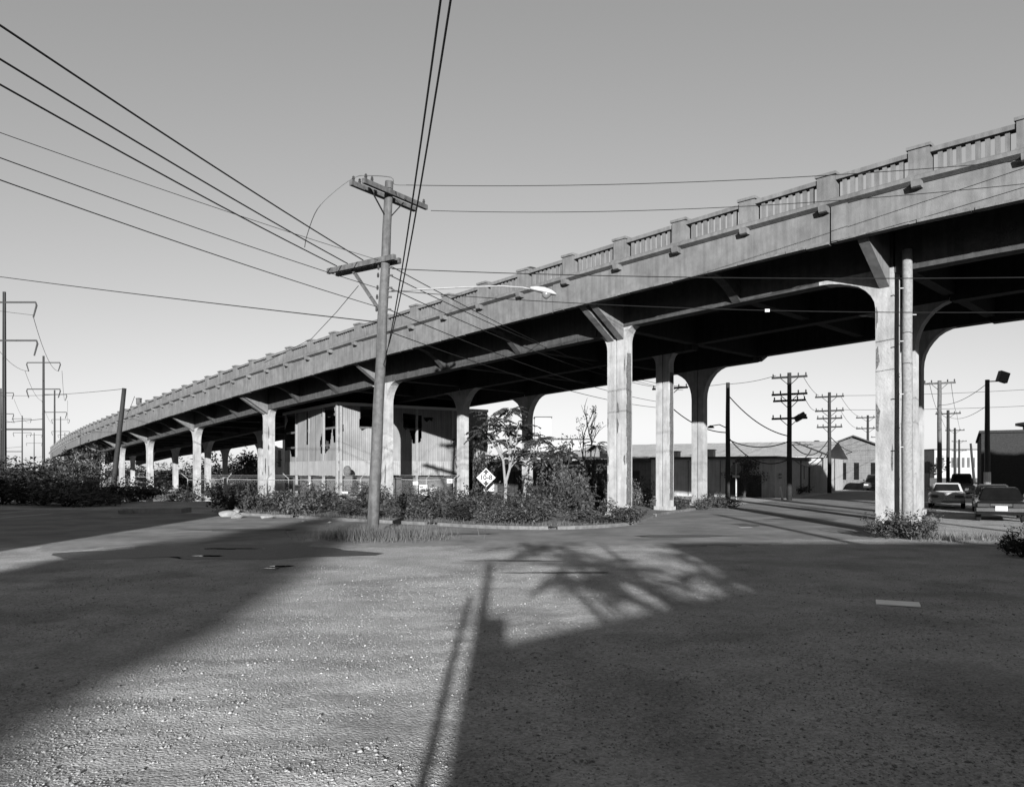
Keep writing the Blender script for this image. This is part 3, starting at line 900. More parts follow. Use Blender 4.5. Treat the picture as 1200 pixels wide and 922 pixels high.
p6 = upole(1101, 60, 9.1, 'pale wooden pole with one crossarm above the white car', [(8.9, 1.1, 0)], GR, .2, 'wood')
p7 = upole(1111, 89.5, 9.1, 'dark pole with one crossarm, second in the right street row', [(8.7, 1.3, 0)], GR, .22)
p8 = upole(1119, 127, 9.1, 'dark pole with one crossarm, third in the right street row', [(8.7, 1.4, 0)], GR, .24)
p9 = upole(1124, 175, 9.1, 'small distant pole, fourth in the right street row', [(8.7, 1.5, 0), (6.6, 1.5, 0)], GR, .26)
pA = upole(1142, 120, 6.3, 'short tilted distant pole left of the dark brick building', [], GR, .22, lean=-.6)
pB = upole(1015, 150, 9.1, 'small distant pole beside the roof of the gabled house', [(8.6, 2.2, 0), (7.4, 2.2, 0)], GP, .2, X=72.5)
def flood(t, x, Y):
    MB().bar((x, Y, 7.3), (x+.62, Y, 7.32), .06, .06).build('lamp_bracket', M['steel_dark'], t)
    MB().box(None, (.55, .3, .6), M=Matrix.Translation((x+.85, Y-.1, 7.55)) @ Matrix.Rotation(R(18), 4, 'Y')).build('floodlight', M['steel_dark'], t)
    MB().lathe((x, Y, 1.1), [(.19, 0), (.185, .9)], 10).build('white_band', M['white'], t)
pC = upole(1157, 45, 7.4, 'black pole with a square floodlight and a white painted band, by the dark brick building', [], GR, .17, 'steel_dark', extra=flood)
pD = upole(143, 52, 7.65, 'bare dark pole leaning right in front of the far end of the viaduct', [], None, .2, lean=.85, X=-27.1)

def top(px, Y, z, off=0): return Vector(((px-600)/900*Y+off, Y, z))
for k, (a, b, sg, lab) in enumerate((
    (onpole(8.7)+Vector((.2, 0, 0)), top(785, 58.5, 8.5, -1), .5, 'wire sloping down right from the pole under the deck, highest of five'),
    (onpole(8.4)+Vector((.2, 0, 0)), top(785, 58.5, 8.5, .4), .6, 'wire sloping down right from the pole under the deck, second of five'),
    (onpole(8.0)+Vector((.2, 0, 0)), top(785, 58.5, 8.2, 1), .7, 'wire sloping down right from the pole under the deck, third of five'),
    (onpole(7.3)+Vector((.2, 0, 0)), top(785, 58.5, 7.2), .5, 'wire sloping down right from the pole under the deck, fourth of five'),
    (onpole(6.6)+Vector((.2, 0, 0)), top(785, 58.5, 6.8), .5, 'wire sloping down right from the pole under the deck, lowest of five'),
    (top(785, 58.5, 8.55), top(853, 57, 8.55), .15, 'thin wire joining the tops of the two black poles behind the columns'),
    (top(853, 57, 8.5), top(925, 54, 8.75, -.95), .12, 'thin wire from the bare black pole to the highest crossarm'),
    (top(853, 57, 7.7), top(925, 54, 4.5), .55, 'heavy cable drooping from the bare black pole to the four-armed pole'),
    (top(785, 58.5, 7.0), top(853, 57, 4.9), .5, 'heavy cable drooping between the two poles behind the columns'),
    (top(853, 57, 4.4), top(925, 54, 4.15), .5, 'thick slack cable between the bare pole and the four-armed pole'),
    (top(853, 57, 4.6), top(925, 54, 2.9), 1.0, 'lowest slack cable between the bare pole and the four-armed pole'),
    (top(925, 54, 8.75, .95), top(972, 71, 9.0, -1), .2, 'wire between the top crossarms of the two crossarmed poles'),
    (top(925, 54, 7.5, .95), top(972, 71, 7.7, -1), .5, 'sagging wire between the middle crossarms of the two crossarmed poles'),
    (top(925, 54, 3.9, .2), top(972, 71, 5.1, 0), 1.1, 'heavy cable sagging from the four-armed pole to the next pole'),
    (top(925, 54, 3.0, .2), top(972, 71, 4.1, 0), 1.1, 'lower heavy cable sagging from the four-armed pole to the next pole'),
    (top(972, 71, 9.0, 1), top(1017, 99, 9.0, -1), .4, 'wire from the pole beside the gabled house to the distant pole'),
    (top(972, 71, 7.7, 1), top(1017, 99, 7.6, -1), .6, 'sagging middle wire from the gabled house pole to the distant pole'),
    (top(972, 71, 5.3), top(1017, 99, 5.0), 1.0, 'heavy cable sagging across the gabled house roof'),
    (top(972, 71, 9.0, 1), Vector((52, 66, 9.6)), .25, 'wire running right from the gabled house pole past the big columns'),
    (top(972, 71, 7.7, 1), Vector((52, 66, 8.1)), .25, 'second wire running right from the gabled house pole past the big columns'),
    (top(1101, 60, 8.95, -.8), top(1111, 89.5, 8.8, -1), .5, 'left wire between the first two poles of the right street'),
    (top(1101, 60, 8.95, .9), top(1111, 89.5, 8.8, 1), .5, 'right wire between the first two poles of the right street'),
    (top(1111, 89.5, 8.8, -1), top(1119, 127, 8.8, -1), .5, 'left wire between the second and third poles of the right street'),
    (top(1111, 89.5, 8.8, 1), top(1119, 127, 8.8, 1), .5, 'right wire between the second and third poles of the right street'),
    (top(1101, 60, 7.2), top(1157, 45, 7.2), .35, 'wire from the pale pole to the floodlight pole'),
    (top(1111, 89.5, 8.4), top(1157, 45, 5.9), .5, 'wire from the second right pole down to the floodlight pole'),
    (top(143, 52, 7.6), P(-20, 462, 95), .3, 'thin wire from the leaning dark pole to the railway mast on the left'),
    (top(143, 52, 7.1, .85), V(76, -.1, 1.4), .1, 'thin wire from the leaning dark pole to the viaduct'))):
    wire(lab, a, b, sg, .016 if k < 5 else (.04 if 'heavy' in lab or 'slack' in lab else .018))
# lamp standing on the far side of the deck
q = P(629, 316, 47); base = Vector((P(650, 316, 47).x, 47, vb(24)+1.15))
dl = thing('street_lamp', 'street lamp head just showing above the viaduct parapet', 'street lamp', base)
MB().tube([base, base+Vector((0, 0, 4.0)), Vector((q.x+.3, 47, q.z-.1)), q], [.09, .06, .04, .04], 7).build('mast', M['steel'], dl)
MB().lathe(None, [(.02, -.05), (.12, .1), (.14, .4), (.06, .62)], 8, axis=Matrix.Translation(q) @ Matrix.Rotation(R(-82), 4, 'Y')).build('lamp_head', M['steel_dark'], dl)
q = V(73.3, .45, 1.2)
bx = thing('drum_on_post', 'small dark drum on a post above the far parapet', 'drum', q)
MB().tube([q, q+Vector((0, 0, 1.1))], .06, 6).build('post', M['steel_dark'], bx)
MB().lathe(q+Vector((0, 0, 1.1)), [(.2, 0), (.26, .04), (.26, .6), (.3, .62), (.3, .68), (.05, .72)], 10).build('drum', M['wood'], bx)

# railway electrification masts at the left
def mast(px, topy, Y, label, beam=0, arms=((.55, 3.0), (2.3, 3.0)), base_z=-1.5, drop=1.5):
    x = (px-600)/900*Y; H = EYE+(HOR-topy)/900*Y
    t = thing('railway_mast', label, 'mast', (x, Y, base_z), 0, 'railway masts at the left')
    mb = MB()
    for sx in (-1, 1):
        p = []
        for z, w_ in ((base_z, .34), (H, .2)):
            for i, j in ((-1, -1), (1, -1), (1, 1), (-1, 1)):
                p.append((x+sx*w_*.42+i*.05, Y+j*w_*.5, z))
        mb.quadhex(p)
    mb.build('flanges', M['steel_dark'], t, kind='stuff')
    MB().quadhex([(x-.14, Y-.03, base_z), (x+.14, Y-.03, base_z), (x+.14, Y+.03, base_z), (x-.14, Y+.03, base_z), (x-.08, Y-.03, H), (x+.08, Y-.03, H), (x+.08, Y+.03, H), (x-.08, Y+.03, H)]).build('web', M['steel_dark'], t)
    for dz, half in arms:
        z = H-dz*H/16
        a = MB().bar((x-half, Y, z), (x+half, Y, z), .1, .18).build('arm', M['steel_dark'], t)
        for sg in (-1, 1):
            MB().tube([(x+sg*half, Y, z+.05), (x+sg*(half+.12), Y, z-.35), (x+sg*(half-.25), Y, z-drop)], [.07, .1, .08], 6).build('insulator_string', M['insul'], a)
    if beam:
        z = EYE+(HOR-beam)/900*Y; L = 12
        MB().bar((x-L, Y, z), (x, Y, z), .25, .3).build('beam', M['steel_dark'], t)
        MB().bar((x-L, Y, z+.7), (x, Y, z+1.8), .1, .1).build('stay', M['steel_dark'], t)
        MB().bar((x-L, Y, base_z), (x-L, Y, z+2), .35, .35).build('portal_leg', M['steel_dark'], t)
    return t, Vector((x, Y, H))
MS = [mast(5, 342, 86, 'tallest railway mast at the left edge with two arms', 0, ((.85, 3.5), (3.95, 3.6)), drop=1.7),
      mast(51, 417, 133, 'second tallest railway mast with two arms and a cross beam', 503, ((.85, 2.8), (4.2, 2.8))),
      mast(64, 457, 190, 'third railway mast in the receding row with two arms', 0, ((.8, 2.9), (4.0, 2.9))),
      mast(71, 488, 284, 'fourth small railway mast in the receding row', 0, ((.8, 3.2), (4.0, 3.2))),
      mast(26, 487, 280, 'small railway mast of the left row with a cross beam', 529, ((.8, 3.2), (4.5, 3.2))),
      mast(1, 455, 187, 'railway mast cut by the left edge with two arms', 520, ((.8, 3.0), (4.5, 3.0))),
      mast(40, 507, 400, 'tiny railway mast between the two rows', 0, ((.8, 4), (4.0, 4))),
      mast(76, 507, 400, 'tiny railway mast farthest along, just left of the viaduct end', 0, ((.8, 3.5), (4.0, 3.5)))]
for k, (i, j) in enumerate(((0, 1), (1, 2), (2, 3), (5, 4))):
    for sg, nm in ((-1, 'left'), (1, 'right')):
        a = MS[i][1]+Vector((sg*3.2, 0, -2.6)); b = MS[j][1]+Vector((sg*2.6, 0, -2.6))
        wire('thin %s line wire sagging between railway masts, span %s from the left edge' % (nm, ('nearest', 'second', 'third', 'back row')[k]), a, b, 1.6, .03)
wire('thin line wire from the tallest railway mast out of the left edge', MS[0][1]+Vector((3.2, 0, -2.6)), Vector((-62, 40, 19)), 1.2, .02)

# ------------------------------------------------------------------ the torn shed under the viaduct
CW = Vector((-11.96, 53.0, 0)); UR = Vector((.829, .559, 0)); UL = Vector((-.559, .829, 0))
NR, NL = Vector((.559, -.829, 0)), Vector((-.829, -.559, 0))
shed = thing('torn_shed', 'shed with torn corrugated cladding and dark holes beneath the viaduct', 'shed', CW)
def wuv(px, py, d_):
    k = (px-600)/900; u = (k*CW.y-CW.x)/(d_.x-k*d_.y); Y = CW.y+d_.y*u
    return u, EYE+(HOR-py)/900*Y
holes = {
 'L': [[(335.5,484.5),(349.3,483),(349.3,535.6),(342,535),(340.3,526.7),(333.5,528),(334,504),(338,492.5)],
       [(360,482.5),(364,481.5),(362.8,521),(359.6,521)],
       [(377,477),(391,475),(396.3,497),(396.8,518),(391.5,518.5),(389.6,500.7),(386.7,525),(380,533),(376,531),(375.3,517),(377.8,505.5)]],
 'R': [[(421.7,475.5),(438,475.5),(438,503),(432.3,501.5),(428,502.5),(424,504.7),(421,500.7)],
       [(472,484),(494,487),(494,511.6),(491.8,519),(488,518),(484,520.7),(481,508.6),(478.8,501.8),(475,504),(472,500)],
       [(496,489),(508,489),(506,494),(503,491.5),(500,495),(497,492)],
       [(398.6,493),(402,495),(402.5,505),(399,508)]]}
def intervals(u, v0, v1, polys):
    cut = []
    for pg in polys:
        c_ = []
        for i in range(len(pg)):
            (ua, va), (ub, vb_) = pg[i], pg[(i+1) % len(pg)]
            if (ua <= u) != (ub <= u): c_.append(va+(vb_-va)*(u-ua)/(ub-ua))
        c_.sort()
        for i in range(0, len(c_)-1, 2): cut.append((c_[i], c_[i+1]))
    cut.sort(); out = []; a = v0
    for lo, hi in cut:
        if lo > a: out.append((a, min(lo, v1)))
        a = max(a, hi)
    if a < v1: out.append((a, v1))
    return [(p_, q_) for p_, q_ in out if q_-p_ > .02]
SHTOP, SHMID, SHBOT = 6.72, 2.78, 1.70
def clad(key, d_, n_, L, tiers):
    polys = [[wuv(px, py, d_) for px, py in pg] for pg in holes.get(key, [])]
    st = .075
    for ti, (v0, v1, push, m) in enumerate(tiers):
        u = .06
        while u < L-.05:
            wd = min(.9, L-.05-u); mb = MB(); k = 0
            jig = random.uniform(-.015, .015); edge = random.uniform(-.03, .03)
            uu = u
            while uu < u+wd-1e-4:
                ub = min(uu+st, u+wd)
                da, db = (0, .013) if k % 2 == 0 else (.013, 0)
                for (lo, hi) in intervals((uu+ub)/2, v0+edge+random.uniform(0, .02), v1, polys if ti == 0 else []):
                    b0 = len(mb.v)
                    for q_, dd_ in ((uu, da), (ub, db)):
                        for z in (lo, hi):
                            p = CW + d_*q_ + n_*(push+dd_+jig); mb.v.append((p.x, p.y, z))
                    mb.f.append((b0, b0+2, b0+3, b0+1))
                k += 1; uu = ub
            if mb.f:
                me = mb.mesh('sheet', m); me.transform(ORG[shed.name].inverted())
                link_mesh(me, 'sheet', shed, Matrix.Identity(4), world=False)
            u += wd + .004
clad('L', UL, NL, 11.8, [(SHMID-.1, SHTOP-.1, .02, M['sheet']), (SHBOT, SHMID, .06, M['sheet_low'])])
clad('R', UR, NR, 12.0, [(SHMID-.1, SHTOP-.1, .02, M['sheet']), (SHBOT, SHMID, .06, M['sheet_low'])])
def wp(d_, n_, u, o, z): p = CW+d_*u+n_*o; return Vector((p.x, p.y, z))
for d_, n_, L in ((UL, NL, 11.8), (UR, NR, 12.0)):
    for z in (SHTOP-.16, 5.1, 3.9, SHMID-.1, SHBOT+.12): MB().bar(wp(d_, n_, .05, -.14, z), wp(d_, n_, L, -.14, z), .08, .16).build('girt', M['wood'], shed)
    u = 0
    while u <= L+.1:
        q = wp(d_, n_, u+(.12 if u == 0 else 0), .075 if u == 0 else -.02, 0)
        MB().bar((q.x, q.y, 0), (q.x, q.y, SHTOP), .16, .16, up=d_).build('frame_post', M['steel'], shed)
        u += 3.0
    MB().bar(wp(d_, n_, -.1, .12, SHTOP-.02), wp(d_, n_, L+.1, .12, SHTOP-.02), .1, .2).build('eaves_trim', M['lampwhite'], shed)
far_c = [wp(UL, NL, 11.8, -.3, 0), wp(UR, NR, 12.0, -.3, 0)]
cc = CW+UL*11.8+UR*12.0
MB().prism([Vector((p.x, p.y, SHTOP-.3)) for p in (wp(UL, NL, 0, -.3, 0), far_c[0], cc, far_c[1])], [Vector((p.x, p.y, SHTOP-.18)) for p in (wp(UL, NL, 0, -.3, 0), far_c[0], cc, far_c[1])]).build('roof', M['roof_dark'], shed)
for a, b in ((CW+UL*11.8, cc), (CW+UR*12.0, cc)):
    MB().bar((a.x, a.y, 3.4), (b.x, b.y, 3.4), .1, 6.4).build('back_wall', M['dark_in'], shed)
for k in range(1, 6): MB().bar(wp(UL, NL, k*1.9, -.4, 6.1), Vector((wp(UL, NL, k*1.9, -.4, 6.1)+UR*11.5)), .08, .2).build('rafter', M['wood'], shed)
MB().bar(wp(UL, NL, 1.2, -1.2, 3.0), wp(UL, NL, .2, -3.2, 5.6), .1, .12).build('fallen_rafter', M['wood'], shed)
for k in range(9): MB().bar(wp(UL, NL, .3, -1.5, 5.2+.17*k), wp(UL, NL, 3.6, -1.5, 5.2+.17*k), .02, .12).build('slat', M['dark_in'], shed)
# dark base wall under the cladding
for d_, n_, L in ((UL, NL, 11.6), (UR, NR, 11.8)): MB().bar(wp(d_, n_, .2, -.5, .8), wp(d_, n_, L, -.5, .8), .12, 1.6).build('base_wall', M['far_dark'], shed)
# round pale drum fixed by the corner
q = P(407, 557.5, 52.2)
tk = thing('round_tank', 'small pale round tank at the corner of the torn shed', 'tank', q)
MB().lathe(q, [(.08, 0), (.2, .05), (.26, .2), (.27, .4), (.24, .55), (.14, .66), (.05, .7)], 14).build('drum', M['concrete_spall'], tk, smooth=True)
MB().box(q+Vector((.12, .1, -.35)), (.5, .4, .7)).build('stand', M['steel_dark'], tk)
# stencilled marks on the shaded far column
cc_ = V(46.3-.31, OFFC+WID, 0)
for k, (z, h_, w_) in enumerate(((5.1, .09, .3), (4.82, .07, .3), (4.25, .16, .34), (3.75, .38, .34), (3.2, .3, .28))):
    q = V(46.3-.31, OFFC+WID-.284, 0)
    MB().box(None, (w_, .006, h_), M=Matrix.Translation((q.x, q.y, z)) @ Matrix.Rotation(vth(46)+math.pi/2, 4, 'Z')).build('painted_mark', M['white'], viaduct)

# ------------------------------------------------------------------ chain-link fence
fence = thing('chain_link_fence', 'chain-link fence with angled barbed-wire arms in front of the torn shed', 'fence', (-12, 50.3, 0))
fx = [-21.2, -18.6, -16.0, -14.6, -12.4, -9.9, -7.6, -5.6, -3.8]
FY = 50.2
for i, x in enumerate(fx):
    MB().tube([(x, FY, 0), (x, FY, 1.55), (x+(.35 if i % 3 else -.3), FY-.25, 1.9)], .035, 6).build('post', M['steel'], fence)
for z in (1.5, .2):
    MB().tube([(x, FY, z+random.uniform(-.03, .03)) for x in fx], .022, 5).build('rail', M['steel'], fence)
mb = MB(); x = fx[0]
while x < fx[-1]-1.3:
    mb.bar((x, FY-.03, .1), (x+1.4, FY-.03, 1.5), .006, .004); mb.bar((x+1.4, FY-.034, .1), (x, FY-.034, 1.5), .006, .004); x += .11
mb.build('wire_mesh', M['steel'], fence, kind='stuff')
for k in range(2): MB().tube([(x+(.2+.1*k), FY-.14-.08*k, 1.68+.1*k) for x in fx], .008, 4).build('barbed_wire', M['steel'], fence)
def plate(px, py, wd, h_, Y, label, m='white', tilt=0, thick=.02, cat='sign', lines=0):
    q = P(px, py, Y); t = thing('fence_sign', label, cat, q)
    MB().box(None, (wd, thick, h_), M=Matrix.Translation(q) @ Matrix.Rotation(tilt, 4, 'Y')).build('plate', M[m], t)
    if lines:
        for k in range(lines):
            MB().box(None, (wd*.62, .004, h_*.1), M=Matrix.Translation(q+Vector((0, -thick/2-.004, h_*(.18-.22*k))))).build('marking', M['black'], t)
    return t
plate(349, 571.5, .42, .42, FY-.08, 'bent white sign on the chain-link fence, leftmost of the signs', 'white', .05, .02, 'sign', 1)
plate(364, 567, .2, .2, FY-.08, 'tiny square white tag high on the chain-link fence')
plate(404, 577, .38, .14, FY-.08, 'narrow white sign low on the fence left of the utility pole')
plate(487, 566, .34, .22, FY-.08, 'small grey-white sign on the fence right of the utility pole', 'lampwhite')
plate(527, 563.5, .36, .28, FY-.08, 'bright white sign on the fence beside the lit column', 'white', 0, .02, 'sign', 2)
q = P(496.5, 586, 48.6)
bx = thing('grey_cabinet', 'small grey utility cabinet standing among weeds by the fence', 'cabinet', (q.x, q.y, 0))
MB().box((q.x, q.y, .65), (.52, .35, 1.1)).build('body', M['steel'], bx)
MB().box((q.x, q.y-.18, .85), (.26, .01, .16)).build('label_plate', M['black'], bx)
MB().box((q.x, q.y, .05), (.6, .45, .1)).build('base', M['concrete_dark'], bx)
bx = thing('grey_cabinet', 'plain grey cabinet half hidden beside the marked cabinet', 'cabinet', (q.x+.6, q.y+.3, 0))
MB().box((q.x+.6, q.y+.3, .5), (.42, .35, 1.0)).build('body', M['steel'], bx)
MB().box((q.x+.6, q.y+.3, 1.01), (.5, .42, .03)).build('lid', M['steel'], bx)
for k, (px, y0, y1) in enumerate(((340.5, 573, 583), (366.5, 575, 586), (278.5, 573, 600), (264, 560, 600), (300, 573, 584))):
    q = P(px, y1, 47.5); a = P(px, y0, 47.5)
    MB().bar((q.x, q.y, .0), (a.x, a.y, a.z), .14, .14, up=(0, 1, 0)).build_at('marker_post', M['white'] if k in (0, 2) else M['steel'], (q.x, q.y, 0), label='%s post standing in the weeds before the fence, %s from the left' % ('white' if k in (0, 2) else 'grey', ('fourth', 'rightmost', 'second', 'leftmost', 'third')[k]), cat='post', group='posts in the weeds by the fence')

# ------------------------------------------------------------------ signs
def text_mesh(s, size):
    cu = bpy.data.curves.new('txt', 'FONT'); cu.body = s; cu.size = size; cu.align_x = 'CENTER'; cu.align_y = 'CENTER'; cu.extrude = .003; cu.offset = .012
    ob = bpy.data.objects.new('txt', cu); col.objects.link(ob)
    dg = bpy.context.evaluated_depsgraph_get(); me = bpy.data.meshes.new_from_object(ob.evaluated_get(dg))
    bpy.data.objects.remove(ob); bpy.data.curves.remove(cu)
    return me
q = P(569.5, 559.5, 40.0)
sg_ = thing('clearance_sign', 'white diamond road sign reading 10-8 with up and down arrows', 'road sign', (q.x, q.y+.06, 0))
MB().bar((q.x, q.y+.05, 0), (q.x, q.y+.05, q.z+.2), .06, .06, up=(0, 1, 0)).build('post', M['steel_dark'], sg_)
D = .50
pl = MB().prism([q+Vector((0, 0, D)), q+Vector((D, 0, 0)), q+Vector((0, 0, -D)), q+Vector((-D, 0, 0))], [q+Vector((0, .015, D)), q+Vector((D, .015, 0)), q+Vector((0, .015, -D)), q+Vector((-D, .015, 0))]).build('panel', M['white'], sg_)
tm = text_mesh("10-8", .36); tm.materials.append(M['black'])
link_mesh(tm, 'lettering', pl, Matrix.Translation(q+Vector((0, -.006, 0))) @ Matrix.Rotation(R(90), 4, 'X'))
for s_, nm in ((1, 'up_arrow'), (-1, 'down_arrow')):
    pts = [(-.065, .17), (.065, .17), (.065, .26), (.17, .26), (0, .44), (-.17, .26), (-.065, .26)]
    MB().prism([q+Vector((x, -.002, s_*z)) for x, z in pts], [q+Vector((x, -.008, s_*z)) for x, z in pts]).build(nm, M['black'], pl)
q = P(573, 570, 41.2); bx = thing('blank_board', 'plain grey board behind the diamond sign', 'board', (q.x, q.y, 0))
MB().box(q, (.55, .02, .5)).build('panel', M['lampwhite'], bx)
for s_ in (-1, 1): MB().bar((q.x+s_*.22, q.y+.03, 0), (q.x+s_*.22, q.y+.03, q.z), .05, .03).build('leg', M['steel_dark'], bx)
q = P(862.5, 549, 55.5); ss = thing('stop_sign', 'octagonal road sign seen from behind, beside the bare black pole', 'road sign', (q.x, q.y, 0))
MB().bar((q.x, q.y-.03, 0), (q.x, q.y-.03, q.z+.4), .09, .05, up=(0, 1, 0)).build('post', M['steel'], ss)
oc = [(.40*math.cos(R(22.5+45*k)), .40*math.sin(R(22.5+45*k))) for k in range(8)]
rot = Matrix.Rotation(R(-24), 4, 'Z')
MB().prism([q+rot @ Vector((x, 0, z)) for x, z in oc], [q+rot @ Vector((x, .015, z)) for x, z in oc]).build('panel', M['wall_grey'], ss)
MB().box(P(862.5, 558, 55.4), (.5, .02, .16)).build('small_plate', M['steel'], ss)

# ------------------------------------------------------------------ buildings
def quadwall(mb, a, b, z0, z1, th=.2):
    return mb.bar((a.x, a.y, (z0+z1)/2), (b.x, b.y, (z0+z1)/2), th, z1-z0)
CB = Vector((20.2, 59.0, 0)); US = Vector((.509, .861, 0)); UF = Vector((-.861, .509, 0)); NS = Vector((.861, -.509, 0)); NF = Vector((-.509, -.861, 0))
gb = thing('low_garage_building', 'long low block building with a white street wall and dark garage doors', 'building', CB)
def bp(u, f, z): p = CB+US*u+UF*f; return Vector((p.x, p.y, z))
HB = 3.0
MB().prism([bp(0, 0, 0), bp(20, 0, 0), bp(20, 10, 0), bp(0, 10, 0)], [bp(0, 0, HB), bp(20, 0, HB), bp(20, 10, HB), bp(0, 10, HB)]).build('wall', M['wall_pale'], gb)
MB().prism([bp(0, 10.02, 0), bp(14, 10.02, 0), bp(14, 27, 0), bp(0, 27, 0)], [bp(0, 10.02, 2.75), bp(14, 10.02, 2.75), bp(14, 27, 2.75), bp(0, 27, 2.75)]).build('wall', M['wall_grey'], gb)
MB().prism([bp(-.25, 10.05, 2.752), bp(14.2, 10.05, 2.752), bp(14.2, 27.2, 2.752), bp(-.25, 27.2, 2.752)], [bp(-.25, 10.05, 2.95), bp(14.2, 10.05, 2.95), bp(14.2, 27.2, 2.95), bp(-.25, 27.2, 2.95)]).build('roof_edge', M['roof_dark'], gb)
MB().prism([bp(-.2, -.2, HB+.002), bp(20.2, -.2, HB+.002), bp(20.2, 10.02, HB+.002), bp(-.2, 10.02, HB+.002)], [bp(-.2, -.2, HB+.2), bp(20.2, -.2, HB+.2), bp(20.2, 10.02, HB+.2), bp(-.2, 10.02, HB+.2)]).build('roof_edge', M['roof_dark'], gb)
for f0, f1, h_ in ((1.0, 3.4, 1.7), (11.0, 17.6, 2.05), (19.5, 25, 2.0)):
    dr = MB()
    d0 = MB().bar(bp(-.03, f0, h_/2), bp(-.03, f1, h_/2), .08, h_).build('garage_door', M['dark_in'], gb)
    n_ = max(3, int((f1-f0)/.9))
    for k in range(1, n_): MB().bar(bp(-.08, f0+(f1-f0)*k/n_, .05), bp(-.08, f0+(f1-f0)*k/n_, h_-.03), .03, .04, up=UF).build('door_batten', M['black'], d0)
for f in (4.2, 5.5, 6.8, 8.1): MB().bar(bp(-.02, f, .05), bp(-.02, f, HB-.1), .05, .06, up=UF).build('wall_batten', M['wall_grey'], gb)
MB().bar(bp(10.5, -.05, .05), bp(10.5, -.05, HB-.05), .1, .1, up=US).build('pilaster', M['wall_grey'], gb)
d0 = MB().bar(bp(14.6, -.04, 1.2), bp(17.2, -.04, 1.2), .08, 2.4).build('doorway', M['dark_in'], gb)
MB().bar(bp(15.8, -.1, 1.0), bp(17.4, -.1, 1.0), .04, 2.0).build('door_leaf', M['white'], gb)
MB().bar(bp(12.2, -.03, 1.3), bp(12.2, -.03, 2.5), .05, .05, up=US).build('drainpipe', M['steel_dark'], gb)
# worn two-line lettering, too faint to read: dark strokes
for row, (z, n_, h_) in enumerate(((1.78, 4, .17), (1.52, 6, .12))):
    u = .9
    for k in range(n_):
        wd = .85/n_*.82; MB().bar(bp(u, -.106, z), bp(u+wd, -.106, z), .006, h_*random.uniform(.8, 1.1)).build('worn_lettering', M['black'], gb); u += 1.15/n_
# pale shed roof behind with a ridge vent
sr = thing('pale_roofed_shed', 'long shed with a pale sloping metal roof and a ridge vent', 'shed', bp(2, 12, 0))
def pr(u, f, z): return bp(u, f, z)
MB().prism([pr(15, -1, 0), pr(15, 24, 0), pr(30, 24, 0), pr(30, -1, 0)], [pr(15, -1, 3.3), pr(15, 24, 3.3), pr(30, 24, 3.3), pr(30, -1, 3.3)]).build('wall', M['wall_pale'], sr)
k = 0; f = -1.5
while f < 24:
    A = [pr(14.6, f, 3.31), pr(14.6, f+2.46, 3.31), pr(22.5, f+2.46, 5.0), pr(22.5, f, 5.0)]
    MB().prism(A, [p+Vector((0, 0, .06+.02*(k % 2))) for p in A]).build('roof_sheet', M['roof_pale'], sr)
    A = [pr(30.4, f, 3.31), pr(30.4, f+2.46, 3.31), pr(22.52, f+2.46, 5.0), pr(22.52, f, 5.0)]
    MB().prism(A, [p+Vector((0, 0, .06+.02*(k % 2))) for p in A]).build('roof_sheet', M['roof_pale'], sr)
    f += 2.5; k += 1
q = P(957, 527, 82); vt = MB().lathe(q, [(.3, 0), (.3, .5), (.6, .55), (.6, .75), (.2, 1.0)], 10).build('ridge_vent', M['steel_dark'], sr)
for (f, z) in ((6, 3.2), (9, 3.1), (15, 3.2), (20, 3.1)):
    q = bp(2.5, f, z); tt = thing('roof_box', 'small pale box on the low garage roof, %s from the street' % {6: 'first', 9: 'second', 15: 'third', 20: 'fourth'}[f], 'vent', q, 0, 'boxes on the garage roof')
    MB().box(q+Vector((0, 0, .3)), (1.2, .8, .55), R(-30)).build('body', M['white'], tt); MB().box(q+Vector((0, 0, .61)), (1.35, .95, .06), R(-30)).build('lid', M['steel'], tt)
# gabled house
hc = Vector((P(974, 570, 86).x, 86, 0))
hs = thing('gabled_house', 'grey sided house with its gable end to the street behind the poles', 'house', hc)
gd = Vector((.94, -.34, 0)); bd = Vector((.34, .94, 0)); GW = 7.4; EV, AP = 3.6, 5.75
def hp(u, v, z): p = hc+gd*u+bd*v; return Vector((p.x, p.y, z))
gp = [(0, 0), (GW, 0), (GW, EV), (GW*.3, AP), (0, 4.9)]
MB().prism([hp(u, 0, z) for u, z in gp], [hp(u, 12, z) for u, z in gp]).build('wall', M['siding'], hs)
z = .25
while z < 5.2:
    u1 = GW if z < EV else GW*(1-.7*(z-EV)/(AP-EV)); u0 = 0 if z < 4.9 else GW*.3*(z-4.9)/(AP-4.9)
    MB().bar(hp(u0+.02, -.02, z), hp(u1-.06, -.02, z), .04, .20).build('siding_board', M['siding'], hs); z += .28
for a, b in (((-.5, 4.78), (GW*.3, AP+.1)), ((GW*.3, AP+.1), (GW+1.0, EV-.25))):
    MB().prism([hp(a[0], -.5, a[1]), hp(b[0], -.5, b[1]), hp(b[0], 12.5, b[1]), hp(a[0], 12.5, a[1])], [hp(a[0], -.5, a[1]+.15), hp(b[0], -.5, b[1]+.15), hp(b[0], 12.5, b[1]+.15), hp(a[0], 12.5, a[1]+.15)]).build('roof', M['roof_dark'], hs)
for u in (1.3, 2.6, 4.3):
    wn = MB().box(hp(u, -.06, 2.0), (.5, .06, 1.9), math.atan2(gd.y, gd.x)).build('window', M['glass'], hs)
    MB().box(hp(u, -.09, 1.0), (.7, .12, .1), math.atan2(gd.y, gd.x)).build('sill', M['siding'], wn)
MB().bar(hp(0, -.4, .5), hp(GW, -.4, .5), .12, 1.0).build('base_wall', M['wall_grey'], hs)
